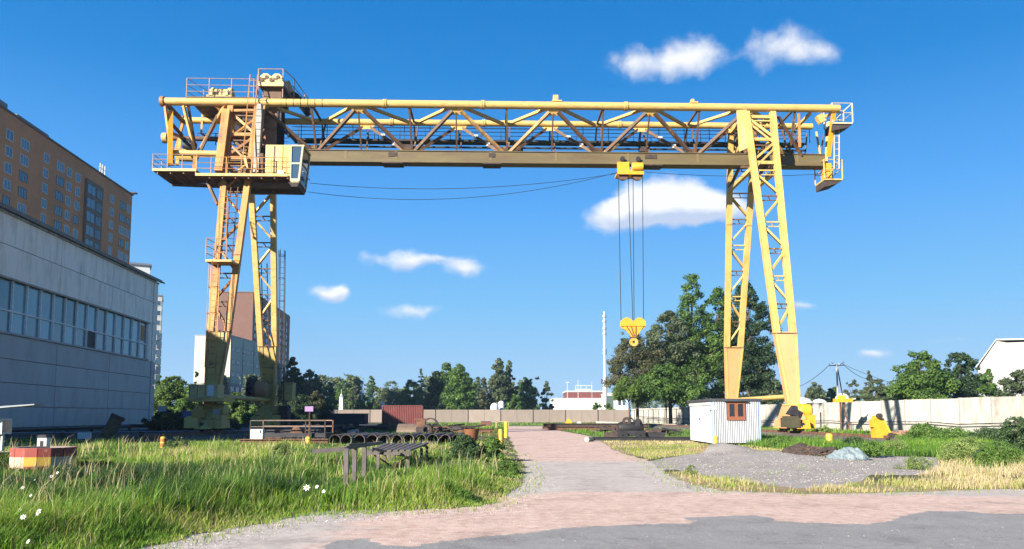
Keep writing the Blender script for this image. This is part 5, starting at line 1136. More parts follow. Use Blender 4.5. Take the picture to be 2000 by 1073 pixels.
# white boxes at the left
p = at(86, 870, 23); o = empty('meter_box', (p.x, p.y, 0), .1, 'small white box with dark slot on a post behind the painted ring', 'box'); z0, z1 = at(86, 886, 23).z, at(86, 856, 23).z
MB().box(-.14, .12, -.12, .12, z0, z1).prism([(-.14, -.12, z1), (.12, -.12, z1), (.08, -.12, z1+.07), (-.10, -.12, z1+.07)], (0, .24, 0)).build('housing', TRIMW, o); MB().box(-.06, .03, -.13, -.12, z0+.12, z1-.08).build('slot', BLACK, o); MB().box(-.03, .03, -.03, .03, 0, z0).build('post', GREYST, o)
MB().prism([(-.16, -.14, z1+.02), (.14, -.14, z1+.02), (.09, -.14, z1+.10), (-.11, -.14, z1+.10)], (0, .28, 0)).build('lid', DKSTEEL, o)
p = at(4, 830, 27); o = empty('white_cabinet', (p.x, 27, 0), -.25, 'white glazed cabinet on two posts at the left picture edge', 'cabinet'); z0, z1 = at(0, 848, 27).z, at(0, 818, 27).z
MB().box(-.35, .22, -.2, .2, z0, z1).build('housing', TRIMW, o); MB().box(-.3, .0, -.21, -.2, z0+.05, z1-.05).build('front_door', WHITEP, o); MB().box(.22, .225, -.16, .16, z0+.06, z1-.06).build('side_glass', GLASS, o)
for x in (-.28, .02): MB().box(x, x+.07, -.04, .04, 0, z0).build('post', TRIMW, o)
p = at(10, 797, 26); o = empty('tilted_canopy', (p.x-.7, 26.4, 0), .05, 'thin tilted grey sheet roof sticking in from the left edge', 'canopy')
MB().prism([(-1.0, -.3, p.z-.13), (1.55, -.3, p.z+.10), (1.55, -.3, p.z+.14), (-1.0, -.3, p.z-.05)], (0, .6, 0)).build('sheet', GREYST, o); MB().tube((-.95, 0, 0), (-.95, 0, p.z-.1), .04, 8).build('post', GREYST, o)
# grey signs on poles
def sign(u0, u1, v0, v1, Y, m, label):
    a = at(u0, v1, Y); b = at(u1, v0, Y); o = empty('signboard', ((a.x+b.x)/2, Y, 0), 0, label, 'sign'); w = (b.x-a.x)/2
    MB().box(-w, w, -.03, .0, a.z, b.z).build('board', m, o); MB().tube((.1*w, .04, 0), (.1*w, .04, b.z-.05), .035, 8).build('pole', RUSTM, o)
sign(308.5, 325, 793, 804, 60, pm('sign_grey', (.34, .35, .37)), 'small blank grey sign on a pole in front of the left bushes')
sign(595.5, 612, 794, 804, 46, pm('sign_lilac', (.26, .17, .32), (.22, .14, .28)), 'small blank lilac sign on a thin pole behind the steel frame')
# log like pipe end and the pipeline at the foot of the hall
p = at(205, 850, 52); q = at(224, 816, 52)
o = empty('leaning_buffer', (p.x, 52, 0), 0, 'thick dark leaning post end in front of the workshop wall', 'buffer')
MB().tube((0, 0, -.1), (q.x-p.x, .3, q.z), .42, 14).build('post', pm('dark_wood', (.13, .09, .05), (.05, .035, .025), 4, .9), o)
MB().lathe([(.30, 0), (.47, 0), (.47, .25), (.30, .25)], (0, 0, 0), 14).build('end_ring', RUSTD, o).matrix_local = Matrix.Translation((q.x-p.x, .3, q.z-.1)) @ Vector((q.x-p.x, .3, q.z)).to_track_quat('Z', 'Y').to_matrix().to_4x4()
def pipeline(pts, r, label, name='pipeline', m=BLACK, cat='pipe', group=None):
    pts = [Vector(p) for p in pts]; c = pts[0].copy(); o = empty(name, c, 0, label, cat, group)
    MB().path([p-c for p in pts], r, 10).build('pipe_run', m, o)
    L_ = 0
    for a, b in zip(pts[:-1], pts[1:]):
        k = 0
        while k < (b-a).length: p = a.lerp(b, k/(b-a).length)-c; MB().box(p.x-.12, p.x+.12, p.y-.12, p.y+.12, -pts[0].z, p.z).build('support', RUSTD, o); k += 5
    return o
pipeline([(-39.5, 45, .55), (-40.6, 62, .5), (-42.6, 86, .5), (-30, 92, .5), (-24.5, 90, .5)], .2, 'black pipeline along the foot of the workshop wall')
pipeline([(-36, 52, .45), (-24, 57, .5), (-17, 60, .55)], .05, 'thin pale pipe on low stands behind the left grass', m=GREYST)
p = at(165, 846, 50); o = empty('small_white_box', (p.x, 50, 0), .1, 'small white box lying at the foot of the workshop', 'box'); MB().box(-.36, .36, -.15, .2, .15, .55).build('housing', WHITEP, o); MB().box(-.3, .3, -.1, .15, 0, .15).build('base', BLACK, o)

# steel frame with white panel
fy = 46.0
a = at(488, 868, fy); b = at(634, 868, fy); o = empty('handrail_platform', (a.x, fy, 0), 0, 'long low rusty steel platform with handrails beside the left crane legs', 'platform'); w = b.x-a.x; zt = at(500, 821, fy).z
for x in (0, w*.74, w*.80, w): MB().box(x-.03, x+.03, -.03, .03, .05, zt).build('post', RUSTD, o)
for x in (.05, w-.05): MB().box(x-.04, x+.04, 2.2, 2.28, .05, zt).build('post', RUSTM, o)
for z, m in ((zt, RAILM), (zt-.36, RAILM)): MB().box(0, w, -.025, .025, z-.05, z).build('handrail', pm('handrail_dull', (.13, .10, .09), (.08, .06, .05)), o); MB().box(0, w, 2.2, 2.27, z-.05, z).build('handrail', m, o)
for z in (.45, .75): MB().box(w*.74, w*.80, -.03, .03, z, z+.05).build('step', RUSTM, o)
MB().box(.4, w, .2, 2.1, .35, .6).build('deck', DKSTEEL, o); MB().box(0, w, -.02, .14, .08, .28).build('side_beam', RUSTM, o)
MB().prism([(w*.50, .4, .6), (w*.55, .4, .95), (w*.62, .4, .98), (w*.68, .4, .6)], (0, 1.2, 0)).build('curved_plate', RUSTM, o)
for x in (.8, 1.9, 3.4): MB().box(x, x+.5, .5, 1.6, .6, .8).build('casting', DKSTEEL, o)
p = gnd(468, 871); q = gnd(640, 871); o = empty('steel_plate_kerb', (p.x, p.y, 0), 0, 'long flat rusty steel beam lying in the grass before the frame', 'steel beam')
MB().box(0, q.x-p.x, 0, .35, 0, .32).build('web', RUSTM, o); MB().box(-.02, q.x-p.x+.02, -.1, .45, .32, .36).build('flange', RUSTM, o)
p = gnd(515, 866); o = empty('white_unit', (p.x, p.y-1.2, 0), -.1, 'white ribbed metal unit standing before the rusty steel frame', 'metal unit')
MB().box(-.36, .36, -.12, .2, .3, .86).build('housing', WHITEP, o)
mb = MB()
for k in range(7): mb.box(-.29+k*.06, -.26+k*.06, -.135, -.12, .52, .78)
mb.build('grille', pm('grille_grey', (.35, .36, .36)), o); MB().box(.2, .27, -.135, -.12, .62, .8).build('slot', DKSTEEL, o); MB().box(-.38, .38, -.16, .22, .26, .30).build('tray', TRIMW, o); MB().box(-.3, .3, -.05, .1, 0, .26).build('stand', RUSTD, o)

# dark trailer and red container near the far wall
p = gnd(640, 836.5); q = at(713, 809, p.y); o = empty('dark_trailer', (p.x, p.y, 0), 0, 'low dark blue box trailer left of the red container', 'trailer'); w = q.x-p.x
MB().box(0, w, 0, 2.4, .5, q.z).build('body', pm('trailer_dark', (.022, .025, .04)), o); MB().box(-.05, w+.05, -.05, 2.45, q.z, q.z+.08).build('roof', DKSTEEL, o)
for x in (.8, w-1.2): MB().lathe([(.02, 0), (.42, 0), (.42, .25), (.02, .25)], (x, -.05, .42), 14, 'Y').build('wheel', BLACK, o)
for k in range(6): MB().box(k*w/6+.3, k*w/6+.36, -.04, 0, .5, q.z).build('rib', DKSTEEL, o)
yc = 108.0; p = at(746, 790, yc); q = at(825, 792, yc); o = empty('red_container', (p.x, yc, 0), .03, 'dull red shipping container standing before the far concrete wall', 'container'); w = q.x-p.x
CRED = pm('container_red', (.15, .035, .032), (.11, .028, .026), 1, .6, dirt=(.13, .05, .04), dscale=1)
pr_ = []; n = 22
for i in range(n): x = .1+i*(w-.2)/n; s = (w-.2)/n; pr_ += [(x, 0), (x+s*.3, 0), (x+s*.5, .06), (x+s*.8, .06)]
pr_.append((w-.1, 0)); k = len(pr_)
MB().add([(x, y, .2) for x, y in pr_]+[(x, y, q.z-.15) for x, y in pr_], [(i, i+1, i+1+k, i+k) for i in range(k-1)]).build('corrugated_side', CRED, o)
MB().box(.05, w-.05, .1, 2.4, .15, q.z-.05).build('body', CRED, o)
for x in (0, w-.14): MB().box(x, x+.14, -.03, .12, 0, q.z).build('corner_post', CRED, o)
MB().box(0, w, -.04, .1, q.z-.16, q.z).box(0, w, -.04, .1, 0, .2).build('frame_rail', CRED, o)

# row of corrugated half pipes
RP = pm('pipe_rusty_grey', (.10, .082, .072), (.055, .042, .036), 2.5, .8, dirt=(.05, .035, .03), dscale=3, jitter=.2, bump=.3)
def pipe_mesh(R, L_, nm, wall=.05, corr=True):
    pf = []; n = 28 if corr else 2
    for i in range(n+1): h = L_*i/n; pf.append((R-(.018 if corr and i % 2 else 0), h))
    mb = MB(); mb.lathe(pf, (0, 0, R), 24, 'Y'); mb.lathe([(R-wall, L_), (R-wall, 0), (R-wall, .0)], (0, 0, R), 24, 'Y'); mb.lathe([(R-wall, 0), (R+.01, -.01), (R+.01, .06)], (0, 0, R), 24, 'Y'); mb.lathe([(R, L_), (R-wall, L_)], (0, 0, R), 24, 'Y')
    return mb.mesh(nm, RP)
p0 = gnd(652, 872.5); p1 = gnd(892, 870.5); PR = 11.2*pxm(p0.y); pme_ = pipe_mesh(PR, 5.2, 'shell', .03)
spc = ['far left', 'second', 'third', 'fourth', 'fifth', 'sixth', 'seventh', 'eighth', 'ninth', 'tenth', 'eleventh']
for i in range(11):
    f = i/10; x = p0.x*(1-f)+p1.x*f; y = p0.y*(1-f)+p1.y*f
    lab = 'rusty corrugated pipe at the left end of the row in the grass' if i == 0 else ('rusty corrugated pipe at the right end of the row by the bushes' if i == 10 else '%s rusty corrugated pipe from the left in the row of pipes' % spc[i])
    o = empty('corrugated_pipe', (x, y+rnd.uniform(-.25, .25), rnd.uniform(-.02, .03)), rnd.uniform(-.03, .03), lab, 'pipe', 'row of corrugated pipes lying side by side')
    link('shell', pme_, o)
    if i in (4, 6, 7, 8): MB().box(-PR*.45, -PR*.4, .3, .35, .05, PR*1.5).box(PR*.2, PR*.25, .3, .35, .05, PR*1.5).box(-PR*.6, PR*.6, .3, .34, PR*.6, PR*.66).build('inner_bars', GREYST, o)
# scrap lying behind them
def heap(name, u, v, label, cat, builder, rz=0.0, group=None):
    p = gnd(u, v); o = empty(name, (p.x, p.y, 0), rz, label, cat, group); builder(o, pxm(p.y)); return o
def b_curved(o, s):
    n = 10
    for k, (L_, R, z, m) in enumerate(((62*s, .9, .0, pm('sheet_tan', (.17, .12, .09), (.10, .07, .05), 2)), )):
        vs = []; 
        for i in range(n+1):
            a = math.pi*(.08+.84*i/n)
            for x in (0, L_): vs.append((x, 1.0-math.cos(a)*1.3, math.sin(a)*.95))
        MB().add(vs, [(2*i, 2*i+1, 2*i+3, 2*i+2) for i in range(n)]).build('curved_sheet', m, o)
    MB().lathe([(.62, -.2), (.75, -.2), (.75, .25), (.62, .25), (.62, -.2)], (L_+.1, .2, .72), 18, 'Y').build('rim_ring', RUSTD, o)
heap('bent_sheet', 775, 850, 'wide tan bent steel sheet lying behind the row of pipes', 'metal sheet', b_curved)
def b_mach(o, s):
    MB().box(-.35, .5, -.4, .4, .25, .75).build('bed', RUSTD, o); MB().prism([(-.25, -.35, .75), (.3, -.35, .75), (.42, -.35, 1.3), (-.4, -.35, 1.25)], (0, .7, 0)).build('hopper', RUSTM, o)
    MB().box(-.55, .55, -.3, .3, 1.3, 1.42).build('hopper_rim', RUSTM, o); MB().lathe([(.25, -.15), (.45, -.15), (.45, .15), (.25, .15), (.25, -.15)], (.5, -.5, .5), 14, 'Y').build('flywheel', RUSTD, o)
    for x in (-.3, .35): MB().beam((x, 0, .3), (x*1.7, -.2, 0), .1).build('leg', RUSTD, o)
heap('scrap_machine', 822, 852, 'dark rusty scrap machine with a hopper on top', 'scrap machine', b_mach)
heap('standing_ring', 851, 851, 'black ring lying on edge right of the scrap machine', 'ring', lambda o, s: (MB().lathe([(.34, -.12), (.56, -.16), (.56, .16), (.34, .12), (.34, -.12)], (0, 0, .45), 20, 'Y').build('tyre', BLACK, o), MB().lathe([(.30, -.05), (.34, -.05), (.34, .05), (.30, .05)], (0, 0, .45), 20, 'Y').build('rim', RUSTD, o)))
heap('rusty_bucket', 921, 866, 'orange rusty tapered bucket behind the green bushes', 'bucket', lambda o, s: (MB().lathe([(.02, .05), (.30, .05), (.47, .85), (.42, .85), (.26, .12), (.02, .12)], n=18).build('shell', pm('bucket_rust', (.20, .075, .03), (.11, .045, .02), 4, .9), o), MB().path([(-.45, 0, .85), (-.25, 0, 1.15), (.25, 0, 1.15), (.45, 0, .85)], .025, 5).build('handle', RUSTD, o)))
def beams(u0, u1, v, n, label, h=.28, w=.2, dy=.4, rz=0.0, m=None, name='steel_beams', layers=1):
    p = gnd(u0, v); q = gnd(u1, v); o = empty(name, (p.x, p.y, 0), rz, label, 'steel beams'); L_ = q.x-p.x
    for l in range(layers):
        for k in range(n):
            j = rnd.uniform(-.5, .5); z = .05+l*(h+.03); y = k*dy+rnd.uniform(-.03, .03)
            MB().box(j, L_+j, y-.02, y+.02, z+.03, z+h-.03).box(j, L_+j, y-w/2, y+w/2, z, z+.03).box(j, L_+j, y-w/2, y+w/2, z+h-.03, z+h).build('steel_beam', m or (RUSTM, RUSTD)[(k+l) % 2], o)
    return o
beams(860, 962, 846, 4, 'bundle of rusty beams behind the orange bucket', .32, .25, .5)
beams(700, 800, 838, 4, 'bluish dark beams stacked left of the bent sheet', .35, .3, .7, m=pm('steel_dark_blue', (.06, .07, .10), (.03, .035, .05), 3))
beams(690, 760, 849, 3, 'pale grey long plates lying behind the pipes', .14, .5, .8, m=pm('steel_pale_grey', (.26, .27, .25), (.15, .15, .14), 2))
beams(640, 700, 846, 3, 'dark beams lying right of the steel frame', .45, .3, .7, m=RUSTD)
beams(545, 700, 858, 2, 'long dark beams lying between frame and pipes', .18, .2, .8, m=DKSTEEL)
heap('tan_block', 689, 856, 'small pale block lying on the grey plates', 'block', lambda o, s: (MB().hexa([(-.4, -.2, .3), (.4, -.15, .32), (.4, .3, .3), (-.4, .3, .3), (-.35, -.2, .55), (.35, -.15, .68), (.35, .3, .62), (-.35, .3, .5)]).build('stone', FENB, o), MB().box(-.3, .3, -.1, .2, 0, .3).build('support', RUSTD, o)))
heap('black_sheets', 872, 842, 'flat black sheets lying in the far grass', 'sheets', lambda o, s: [MB().hexa([(-2.2+k, -.3, .1), (2.2-k*.5, -.3, .1), (2.2-k*.5, .8, .1), (-2.2+k, .8, .1), (-2+k, -.3, .25+k*.1), (2-k*.5, -.3, .32), (2-k*.5, .8, .3), (-2+k, .8, .3+k*.1)]).build('sheet', BLACK, o) for k in range(3)])
heap('dark_brick_block', 949, 834, 'small dark red brick block before the far wall', 'block', lambda o, s: (MB().box(-.7, .7, -.3, .3, 0, .75).build('block', pm('dark_brick', (.14, .05, .04)), o), MB().box(-.75, .75, -.34, .34, .75, .82).build('cap', RUSTD, o)))
heap('pale_gate_post', 969, 838, 'pale ochre frame beside the farther yellow bollard', 'frame', lambda o, s: (MB().box(-.1, .1, -.1, .1, 0, 1.0).box(1.5, 1.6, -.1, .1, 0, .9).build('post', pm('ochre_pale', (.30, .22, .12)), o), MB().box(.1, 1.5, -.06, .06, .85, .98).build('rail', pm('ochre_pale', (.30, .22, .12)), o)))
def b_coil(o, s):
    for k in range(4): MB().lathe([(.18, -.02), (.22, -.02), (.22, .02), (.18, .02), (.18, -.02)], (k*.35, k*.1, .35+.1*(k % 2)), 14, ('X', 'Y')[k % 2]).build('loop', RUSTM, o)
    MB().path([(-.3, 0, .1), (.2, .1, .5), (.9, .05, .4), (1.6, 0, .05)], .03, 5).build('rod', RUSTM, o)
heap('bent_rods', 938, 858, 'tangle of bent rusty rods right of the bucket', 'scrap rods', b_coil)

# small heaps of scrap between the pipes and the container
def scrap(u, v, n, L_, label, m2=RUSTD):
    p = gnd(u, v); o = empty('scrap_heap', (p.x, p.y, 0), rnd.uniform(-.3, .3), label, 'scrap heap', 'heaps of scrap metal behind the pipes')
    for i in range(n):
        a = rnd.uniform(-.5, .5); l = L_*rnd.uniform(.4, 1); c = Vector((rnd.uniform(-L_, L_)*.6, rnd.uniform(-.7, .7), rnd.uniform(.08, .75)*(1-i/n*.4))); d = Vector((math.cos(a), math.sin(a), rnd.uniform(-.22, .22)))*l/2
        w = rnd.uniform(.05, .22); MB().beam(c-d, c+d, w, w*rnd.uniform(.3, 1.2)).build('scrap_bar', (RUSTM, RUSTD, DKSTEEL, m2)[i % 4], o)
    for i in range(3): c = Vector((rnd.uniform(-L_, L_)*.5, rnd.uniform(-.5, .5), .3)); MB().lathe([(.2, -.1), (.3, -.1), (.3, .1), (.2, .1), (.2, -.1)], c, 12, rnd.choice('XY')).build('ring', RUSTD, o)
scrap(672, 849, 16, 2.4, 'scrap heap left of the pale grey plates'); scrap(738, 843, 16, 2.6, 'scrap heap just below the red container'); scrap(806, 846, 14, 1.8, 'scrap heap at the left of the hopper machine')
scrap(872, 850, 18, 2.4, 'scrap heap right of the standing black ring'); scrap(900, 845, 14, 2.6, 'scrap heap behind the rusty bucket'); scrap(650, 858, 12, 1.6, 'scrap heap at the left end of the pipe row')
scrap(560, 862, 14, 1.8, 'scrap heap on the ground under the handrail platform'); scrap(1290, 851, 12, 2.0, 'scrap heap right of the black engine machine'); scrap(1195, 847, 10, 2.4, 'scrap heap on the brown beam stack')

# rack in the foreground grass: two sloping rails on posts, and a low slatted table
RK = pm('rack_steel', (.12, .105, .10), (.07, .058, .052), 4, .7, metal=.2, dirt=(.16, .09, .05), dscale=3, dlo=.6)
rb = gnd(676, 958); o = empty('pipe_rack', (rb.x, rb.y, 0), 0, 'dark steel rail on three posts leaning over the foreground grass', 'rack')
def rel(u, v, Y): return at(u, v, Y)-Vector((rb.x, rb.y, 0))
yA, yB = rb.y, rb.y+4.2
MB().beam(rel(610, 882, yA-.1), rel(674, 877, yA), .10, .09).build('rail', RK, o); MB().beam(rel(672, 875.5, yA), rel(744, 865, yB), .11, .08).build('rail', RK, o); MB().beam(rel(680, 869, yA+.2), rel(742, 865, yB+.2), .05, .05).build('rail', RK, o)
for u, v, d in ((677, 876, 0), (693, 874, 1.1), (712, 871, 2.3)): p = rel(u, v, yA+d); MB().box(p.x-.05, p.x+.05, p.y-.05, p.y+.05, -.05, p.z).build('post', RK, o)
tb = gnd(740, 925); T_ = lambda u, v, Y: at(u, v, Y)-Vector((tb.x, tb.y, 0))
o = empty('slatted_table', (tb.x, tb.y, 0), 0, 'low rusty steel table with long slats standing in the grass', 'table')
zt = at(780, 882, tb.y).z; ya, yb = 0, 5.2
xa0, xa1 = at(722, 882, tb.y).x-tb.x, at(797, 886, tb.y).x-tb.x; xb0, xb1 = at(757, 869, tb.y+yb).x-tb.x, at(834, 871, tb.y+yb).x-tb.x
for k in range(7): f = k/6; MB().beam((xa0+(xa1-xa0)*f, ya, zt+.0+.004*k), (xb0+(xb1-xb0)*f, yb, zt+.03+.004*k), .13, .05).build('slat', RK, o)
MB().beam((xa0-.1, 0, zt-.06), (xa1+.1, 0, zt-.06), .07, .08).build('cross_bar', RK, o); MB().beam((xb0, yb, zt-.04), (xb1, yb, zt-.04), .07, .08).build('cross_bar', RK, o)
for k in range(4):
    f = k/3; 
    for s in (0, 1):
        x = (xa1*(1-f)+xb1*f) if s else (xa0*(1-f)+xb0*f)+.25; y = ya*(1-f)+yb*f
        MB().box(x-.045, x+.045, y-.045, y+.045, -.05, zt-.05).build('leg', RK, o)
MB().path([(xa0+.1, .1, zt-.1), (xa0+.6, .3, zt-.45), (xa0+1.1, .5, zt-.15)], .025, 5).build('hanging_rod', RUSTD, o)
MB().beam((xa0+.1, -.3, zt+.10), (xa0+.9, .5, zt-.15), .08, .06).build('loose_bar', RK, o)

# steel lying right of the red track
beams(1080, 1240, 833, 5, 'long dark beams lying in the far grass right of the track', .25, .25, 1.6, m=RUSTD)
beams(1070, 1262, 841, 4, 'nearer stack of brown beams right of the red track', .34, .3, 1.1, layers=2)
beams(1140, 1350, 862, 1, 'single dark rail lying across the yard left of the hut', .22, .2, .5, m=DKSTEEL)
beams(1255, 1310, 846, 3, 'short dark beams right of the black machine', .2, .25, 1.2, m=RUSTD)
p = gnd(1147, 863); q = empty('pale_log', (p.x, p.y, 0), 1.2, 'pale cut log end at the edge of the red track', 'log')
MB().tube((-.1, 0, .14), (1.2, 0, .14), .15, 12).build('trunk', pm('log_bark', (.36, .33, .25)), q); MB().lathe([(.02, 0), (.15, 0)], (-.105, 0, .14), 12, 'X').build('cut_face', pm('log_face', (.6, .55, .4)), q)
def b_blackm(o, s):
    k = 1.0
    MB().box(-1.3, .6, -.6, .8, .25, .62).build('bed', DKSTEEL, o); MB().lathe([(.02, -.9), (.36, -.9), (.42, -.7), (.42, .6), (.3, .8), (.02, .8)], (-.3, 0, .8), 16, 'X').build('engine', BLACK, o)
    MB().box(.7, 1.9, -.4, .3, .1, .5).build('side_box', DKSTEEL, o); MB().box(.9, 1.3, -.45, .1, .5, .7).build('side_box', RUSTD, o)
    MB().lathe([(.12, -.1), (.30, -.1), (.30, .1), (.12, .1), (.12, -.1)], (-.65, -.2, 1.25), 14, 'Y').build('pulley', RUSTD, o); MB().lathe([(.12, -.1), (.26, -.1), (.26, .1), (.12, .1), (.12, -.1)], (.15, -.1, 1.18), 14, 'Y').build('pulley', DKSTEEL, o)
    MB().path([(-1.0, 0, 1.0), (-.7, .1, 1.5), (-.3, .1, 1.5), (.1, 0, 1.1)], .05, 6).build('hoop', DKSTEEL, o); MB().box(-2.2, -1.3, -.3, .2, .2, .5).beam((-2.5, 0, .9), (-1.2, 0, .5), .15).build('drawbar', RUSTD, o)
    for x in (-1.0, .2): MB().lathe([(.05, -.1), (.34, -.1), (.34, .1), (.05, .1)], (x, -.7, .3), 16, 'Y').build('wheel', BLACK, o)
    MB().box(-.1, .25, -.4, .4, .95, 1.3).build('radiator', DKSTEEL, o)
    MB().lathe([(.02, -.03), (.06, -.03), (.06, .0), (.02, .0)], (.35, -.62, .5), 8, 'Y').build('red_cap', pm('cap_red', (.4, .03, .03)), o)
heap('black_machine', 1242, 859, 'black engine like machine lying left of the white hut', 'machine', b_blackm)
heap('yellow_valve', 1113, 833, 'yellow orange winch like casting in the far grass', 'casting', lambda o, s: (MB().prism([(-.9, 0, 0), (.5, 0, 0), (.1, 0, 1.0), (-.35, 0, 1.25)], (0, .6, 0)).build('body', CBOX, o), MB().box(.4, 1.7, 0, .4, .1, .35).build('arm', CBOX, o), MB().lathe([(.05, -.1), (.35, -.1), (.35, .1), (.05, .1)], (1.4, -.1, .4), 12, 'Y').build('wheel', WHITEP, o)))
heap('dark_bench', 1171, 824.2, 'tiny dark bench against the far wall', 'bench', lambda o, s: (MB().box(-1.1, 1.1, 0, .5, .75, .9).build('seat', BLACK, o), MB().box(-.7, -.5, 0, .4, 0, .75).build('leg', BLACK, o), MB().box(.5, .7, 0, .4, 0, .75).build('leg', BLACK, o)))
p = gnd(1165, 827.2); q = gnd(1352, 836); o = empty('concrete_kerb', (p.x, p.y, 0), math.atan2(q.y-p.y, q.x-p.x), 'pale concrete kerb line running from the far lawn to the hut', 'kerb'); L_ = (Vector(q[:2])-Vector(p[:2])).length; n = int(L_/3)
km = MB().box(.04, 2.96, -.12, .12, 0, .42).mesh('kerb_stone', pm('kerb_pale', (.66, .62, .55), (.5, .47, .4), 2, jitter=.1))
for k in range(n): link('kerb_stone', km, o, (k*3, 0, 0))
# yellow buffer at the end of the right track, loose rubble
p = in_crane((21.0, -20.6, 0)); o = empty('track_buffer', (p.x, p.y, 0), CA, 'bright yellow tilted buffer stop at the near end of the right crane track', 'buffer stop')
MB().prism([(-.45, 0, .4), (.35, 0, .4), (.25, 0, .7), (-.1, 0, 1.55), (-.38, 0, 1.65), (-.5, 0, 1.1)], (0, .55, 0)).build('body', CBOX, o); MB().prism([(.35, .05, .42), (.5, .05, .6), (.05, .05, 1.5), (-.1, .05, 1.4)], (0, .4, 0)).build('side_arm', BY, o)
MB().lathe([(.03, -.1), (.16, -.1), (.16, .1), (.03, .1)], (-.25, -.05, 1.62), 12, 'Y').build('pin', RUSTD, o); MB().box(-.62, -.48, .1, .4, 1.0, 1.45).build('hook_plate', CBOX, o); MB().lathe([(.03, -.1), (.18, -.1), (.18, .1), (.03, .1)], (.35, -.02, .52), 12, 'Y').build('wheel', RUSTD, o)
def stones(name, label, pts, smin, smax, m, flat=.6):
    x, y = pts; n = len(x); T = np.array([(-1, -.6, 0), (1, -.7, 0), (.2, 1, 0), (-.3, -.1, 1.2), (.5, .1, .9)])
    sz = smin+(smax-smin)*NR.random(n)**2.4; a = NR.random(n)*6.283; c, d = np.cos(a)[:, None], np.sin(a)[:, None]
    px = T[None, :, 0]+NR.uniform(-.3, .3, (n, 5)); py = T[None, :, 1]+NR.uniform(-.3, .3, (n, 5)); z = gz(x, y)-.2*sz
    co = np.stack([x[:, None]+sz[:, None]*(c*px-d*py), y[:, None]+sz[:, None]*(d*px+c*py), z[:, None]+sz[:, None]*T[None, :, 2]*flat], -1).reshape(-1, 3)
    k = (np.arange(n)*5)[:, None, None]; f3 = (k+np.array([[1, 2, 4], [2, 0, 3], [2, 3, 4]])[None]).reshape(-1, 3); f4 = (k+np.array([[0, 1, 4, 3]])[None]).reshape(-1, 4)
    me = bpy.data.meshes.new(name); me.from_pydata(co.tolist(), [], f3.tolist()+f4.tolist()); me.materials.append(m); o = link(name, me); tag(o, label, None, None, 'stuff'); return o
STN = pm('stone_grey', (.42, .38, .36), (.12, .11, .105), 9, .9, clo=.42, chi=.58)
def scat(n, x0, x1, y0, y1, k, cond):
    u = NR.random(n); a = 1-k; y = (y0**a+u*(y1**a-y0**a))**(1/a); x = NR.uniform(x0, x1, n); ok = cond(x, y); return x[ok], y[ok]
stones('gravel_stones', 'loose grey stones scattered over the gravel patch', scat(15000, 4.5, 24, 19, 34, 2.2, lambda x, y: sdf(x, y, GRAVEL) > 0),   .008, .030, STN)
stones('verge_stones', 'loose stones along the grass edge of the road', scat(60000, -8.5, 5, 9.2, 23, 2, lambda x, y: (lambda d: (d > -.25) & (d < 1.1*NR.random(len(x))+.05))(sdf(x, y, BARE))), .006, .022, STN)
stones('road_grit', 'small grit scattered on the road surface', scat(3500, -12, 16, 8.5, 26, 1.8, lambda x, y: sdf(x, y, BARE) > .2), .005, .014, STN)
# soil heap with twigs, grey tarpaulin
p = gnd(1582, 893); blob('soil_heap', pm('soil_dark', (.075, .05, .04), (.03, .022, .018), 8, .95, bump=1.0, bscale=18, bdist=.06), (p.x, p.y, 0), (1.05, .8, .42), 3, .55, 5, floor=-.02, label='low heap of dark brown soil on the gravel patch', cat='soil heap')
c_ = p
tw = MB()
for i in range(420):
    a = rnd.random()*6.28; r = rnd.random()**.6; q = Vector((c_.x+math.cos(a)*r*1.1, c_.y+math.sin(a)*r*.8, .40*(1-r*r)+.02)); d = Vector((rnd.uniform(-1, 1), rnd.uniform(-1, 1), rnd.uniform(-.15, .3)))*rnd.uniform(.08, .22); tw.beam(q-d, q+d, .012, .012)
tw.build('dry_twigs', pm('twig_brown', (.16, .10, .075), (.08, .05, .04), 5), None, label='dry brown twigs strewn over the soil heap', kind='stuff')
p = gnd(1655, 897); TP = pm('tarp_grey_blue', (.17, .215, .23), (.11, .14, .155), 3, .6, bump=.5, bscale=5, bdist=.05)
import bmesh
def tarp():
    bm = bmesh.new(); bmesh.ops.create_grid(bm, x_segments=44, y_segments=34, size=1)
    for v in bm.verts:
        x, y = v.co.x, v.co.y; r = math.hypot(x*.95, y)
        h = max(0, 1-r)**.8*.50*(1-.35*x)+.30*max(0, 1-((x-.55)**2+y*y)*3.0)*.45
        n = mnoise.fractal(Vector((x*2.4, y*2.4, 4)), 1, 2, 4); rd = abs(mnoise.noise(Vector((x*3.1+y*1.7, y*2.2, 9))))
        k = 1+.18*mnoise.noise(Vector((math.atan2(y, x)*2, 0, 3)))
        v.co = Vector((x*.78*k, y*.6*k, max(.008, h*.85+.10*n+.16*rd*(h > .03)-.03)))
    me = bpy.data.meshes.new('tarpaulin'); bm.to_mesh(me); bm.free(); me.materials.append(TP); return me
o = link('tarpaulin', tarp(), None, (p.x, p.y, .0)); tag(o, 'crumpled blue grey tarpaulin lying on the gravel beside the soil heap', 'tarpaulin')
# rubble by the end of the right track
p = gnd(1768, 856); rr = empty('rubble_heap', (p.x, p.y, 0), 0, 'reddish broken rubble beside the leafy bush at the track end', 'rubble')
for i in range(26):
    s = rnd.uniform(.08, .22); MB().cbox((rnd.uniform(-1.3, .5), rnd.uniform(-.6, .6), s*.4+rnd.random()*.45), s*2, s*1.4, s, rnd.random()*3).build('stone', pm('rubble_red', (.30, .15, .10), (.2, .1, .07), 3, jitter=.3), rr)
